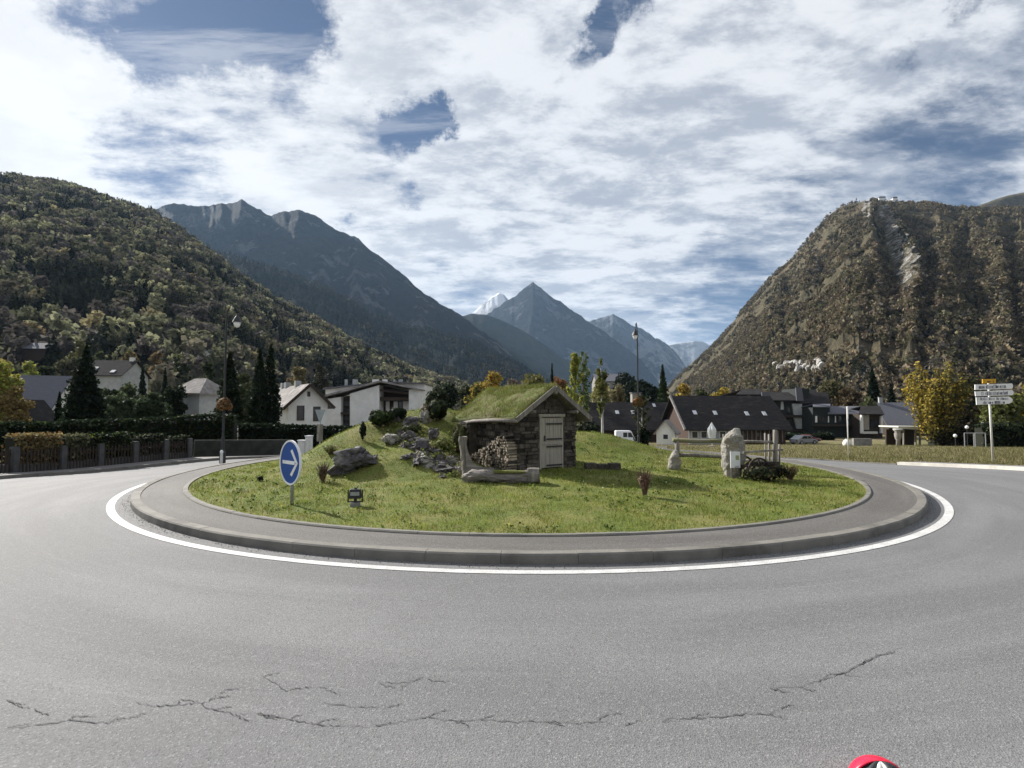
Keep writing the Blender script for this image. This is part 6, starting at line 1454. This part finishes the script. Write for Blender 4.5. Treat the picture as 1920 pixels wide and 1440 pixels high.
# centre trees
for (kind, px_, yt, Y2, w2, pal, lab, n_, ls_) in (
    ('broad', 822, 722, 60, 50, DARKC+OLIVE, 'dark olive tree behind the top of the mound', 3200, .16),
    ('broad', 835, 700, 85, 60, DARKC+[(.07, .08, .05, 2)], 'dark tree right of the chalet behind the mound', 3200, .22),
    ('broad', 872, 712, 90, 46, [(.09, .10, .06, 3), (.05, .06, .035, 3)], 'grey green tree left of the golden tree behind the hut', 2500, .22),
    ('broad', 925, 688, 78, 56, YELL+YELL+ORNG, 'golden yellow tree above the grass roof on the left', 2600, .19),
    ('broad', 893, 708, 74, 44, YELL+OLIVE, 'low yellow bush tree left of the golden tree', 1800, .18),
    ('broad', 966, 700, 95, 54, [(.20, .16, .12, 3), (.12, .10, .07, 2)], 'pinkish brown tree right of the golden tree', 2200, .24),
    ('broad', 1002, 692, 92, 58, [(.20, .19, .06, 3), (.12, .13, .05, 2)], 'olive yellow tree directly above the hut roof ridge', 2500, .22),
    ('conifer', 1035, 682, 88, 26, DARKC, 'narrow dark tree left of the yellow green birch', 1800, .2),
    ('broad', 1122, 712, 110, 50, [(.34, .32, .13, 3), (.22, .22, .09, 2)], 'soft pale yellow tree behind the slender young tree', 2400, .26),
    ('broad', 1064, 704, 100, 50, [(.36, .33, .12, 3), (.24, .22, .08, 2)], 'pale yellow tree behind the birch at the hut gable', 2400, .24),
    ('broad', 1050, 690, 96, 40, [(.26, .12, .05, 3), (.18, .12, .06, 2)], 'orange red tree between the dark conifer and the birch', 2000, .22),
    ('poplar', 1078, 670, 62, 30, YGRN, 'slender yellow green birch behind the right roof slope', 2600, .14),
    ('poplar', 1094, 664, 66, 26, [(.10, .14, .06, 3), (.16, .19, .07, 1)], 'sparse green tree top right of the yellow birch', 900, .13),
    ('conifer', 1097, 704, 72, 34, DARKC, 'small dark conifer right of the yellow birch', 2600, .16),
    ('broad', 1158, 712, 130, 34, [(.22, .19, .10, 3), (.14, .13, .07, 2)], 'pale straw tree beside the valley building', 1500, .3),
    ('broad', 1178, 690, 190, 60, DARKC, 'dark wooded clump left of the lamp behind the island', 2400, .5),
    ('broad', 1212, 702, 150, 50, DARKC, 'dark round trees behind the lamp post above the barn', 2400, .4),
    ('conifer', 1242, 684, 96, 50, [(.03, .05, .02, 3), (.06, .08, .03, 1.5)], 'broad dark green conifer behind the barn roof', 4200, .24),
    ('broad', 1284, 712, 120, 36, YELL+ORNG, 'golden tree right of the broad conifer', 2000, .28),
    ('broad', 1315, 722, 125, 30, OLIVE, 'olive bush behind the large barn ridge', 1500, .28),
    ('broad', 1352, 720, 118, 40, YELL+[(.30, .20, .05, 2)], 'golden orange tree behind the middle of the large barn', 2000, .28),
    ('broad', 1380, 728, 120, 26, OLIVE, 'small olive tree at the foot of the pale clearing', 1200, .28),
    ('broad', 1555, 712, 128, 62, [(.11, .10, .05, 3), (.08, .08, .04, 3)], 'brownish olive tree behind the apartment roofs', 2800, .32),
    ('broad', 1590, 722, 122, 50, BROWN, 'brown tree behind the apartment wing', 2400, .3),
    ('conifer', 1635, 690, 125, 56, DARKC, 'large dark conifer behind the dark chalet', 4200, .3),
    ('broad', 1628, 742, 104, 34, [(.13, .15, .07, 3), (.09, .10, .05, 2)], 'light green bush above the roof of the dark chalet', 1600, .24),
    ('conifer', 1670, 720, 130, 40, DARKC, 'dark conifer between the chalet and the yellow tree', 2600, .3),
    ('broad', 1820, 700, 92, 70, BROWN+OLIVE, 'brown olive tree between the yellow tree and the direction sign', 3400, .26),
    ('broad', 1880, 730, 70, 70, [(.15, .17, .05, 3), (.09, .10, .04, 3)], 'olive green tree behind the direction sign post', 3600, .2),
    ('broad', 1925, 712, 74, 60, YELL+OLIVE, 'yellowish tree at the right edge of the photo', 3000, .2),
    ('broad', 1790, 740, 88, 60, DARKC+BROWN, 'dark thicket tree behind the big yellow tree', 2600, .26)):
    T(kind, 'conifer' if kind == 'conifer' else 'tree', px_, yt, 800, Y2, w2, pal, lab, n=n_, ls=ls_)
# the big yellow tree: several upright limbs
Y2 = 66; p = P(1752, 800, Y2); gz = gz_(p.x, Y2); root = empty('yellow_tree', (p.x, Y2, gz), 0, 'big many stemmed yellow tree in autumn leaf on the right', 'tree')
g = np.random.default_rng(77); cs = []; b = MB(); cl = []
for i in range(46):
    px_ = g.uniform(1704, 1806); t_ = (px_-1752)/56.; top = 676+26*abs(t_)**1.5+g.uniform(0, 60)+(16 if 1736 < px_ < 1760 else 0); e = P(px_, top, Y2); y_ = g.uniform(-1.5, 1.5)
    E = Vector((e.x-p.x, y_, e.z-gz)); S = Vector((E.x*.12, y_*.1, .3)); Mq = Vector((E.x*.72, y_*.7, E.z*.5)); b.tube([S, Mq, E], [.07, .04, .01], 5, cap=False)
    k = 250; t = g.uniform(.18, 1.02, k); pt = np.outer((1-t)**2, S)+np.outer(2*t*(1-t), Mq)+np.outer(t**2, E); pt += g.normal(0, .30, (k, 3))*(1.25-t*.55)[:, None]; cs.append(pt)
    lef = np.clip((1790-px_)/70, 0.1, 1); c1 = palette(YELL, k, g); c2 = palette([(.15, .13, .05, 3), (.11, .10, .045, 2), (.17, .18, .05, 1)], k, g); mk = g.uniform(0, 1, k)[:, None] < (lef*.8+.25)*(.5+.6*t[:, None]); cl.append(np.where(mk, c1, c2))
cs = np.concatenate(cs); cl = np.concatenate(cl); cs[:, 2] = np.maximum(cs[:, 2], .25); leaves('crown', cs, .125, cl, 5, root); b.build('limbs', M['bark'], root)
MB().tube([(0, 0, -.3), (0, 0, .5)], [.25, .18], 8).build('trunk', M['bark'], root)
# slender planted trees near the island
for (px_, yt, Y2, w2, pal, lab, tm) in ((1127, 678, 34, 22, [(.17, .19, .06, 3), (.11, .13, .05, 2), (.22, .16, .06, 1)], 'slender young tree with a pale trunk right of the hut', 'palebark'),
                                        (1203, 745, 40, 30, [(.05, .07, .035, 3), (.09, .08, .04, 2)], 'thin dark leaved young tree by the white van', 'palebark')):
    T('poplar', 'young_tree', px_, yt, 830, Y2, w2, pal, lab, n=1100 if px_ < 1200 else 800, ls=.085, trunkmat=tm, clear=.36 if px_ < 1200 else .3)
# dark thicket at the back right edge of the meadow
for (x0, x1, Y2, yt, pal, lab, sd) in ((1745, 1835, 66, 800, DARKC+BROWN, 'dark bushy hedge under and right of the yellow tree', 90), (1835, 1990, 60, 798, DARKC+OLIVE, 'dark bushy hedge behind the direction sign post', 91),
                                       (1440, 1560, 92, 815, DARKC, 'low dark hedge in front of the apartment building', 92), (1000, 1120, 60, 800, OLIVE+DARKC, 'low olive hedge behind the hut', 93)):
    pts = [hp(a, Y2) for a in np.linspace(x0, x1, 5)]; hedge('hedge', pts, P(x0, yt, Y2).z-pts[0].z, 1.4, pal, lab, sd, 60, .16, .18)
T('broad', 'bush', 1206, 802, 828, 40, 34, DARKC, 'dark bush at the foot of the thin young tree', n=900, ls=.09, clear=.05)

# ------------------------------------------------------------------ haze
hz_b = MB(); x0, x1, y0, y1, z0, z1 = -14500, 14500, -1200, 13500, -6, 1800
hz_b.box(((x0+x1)/2, (y0+y1)/2, (z0+z1)/2), (x1-x0, y1-y0, z1-z0))
hm = bpy.data.materials.new('haze'); hm.use_nodes = True; t = NT(hm.node_tree); t.n.clear()
pvv = t.new('ShaderNodeVolumePrincipled'); pvv.inputs['Color'].default_value = (.45, .68, 1, 1); pvv.inputs['Density'].default_value = .000038; pvv.inputs['Anisotropy'].default_value = .2
oo = t.new('ShaderNodeOutputMaterial'); t.l.new(pvv.outputs[0], oo.inputs['Volume'])
o = hz_b.build('haze', hm); setp(o, 'thin bluish air over the whole valley', 'haze', kind='stuff')
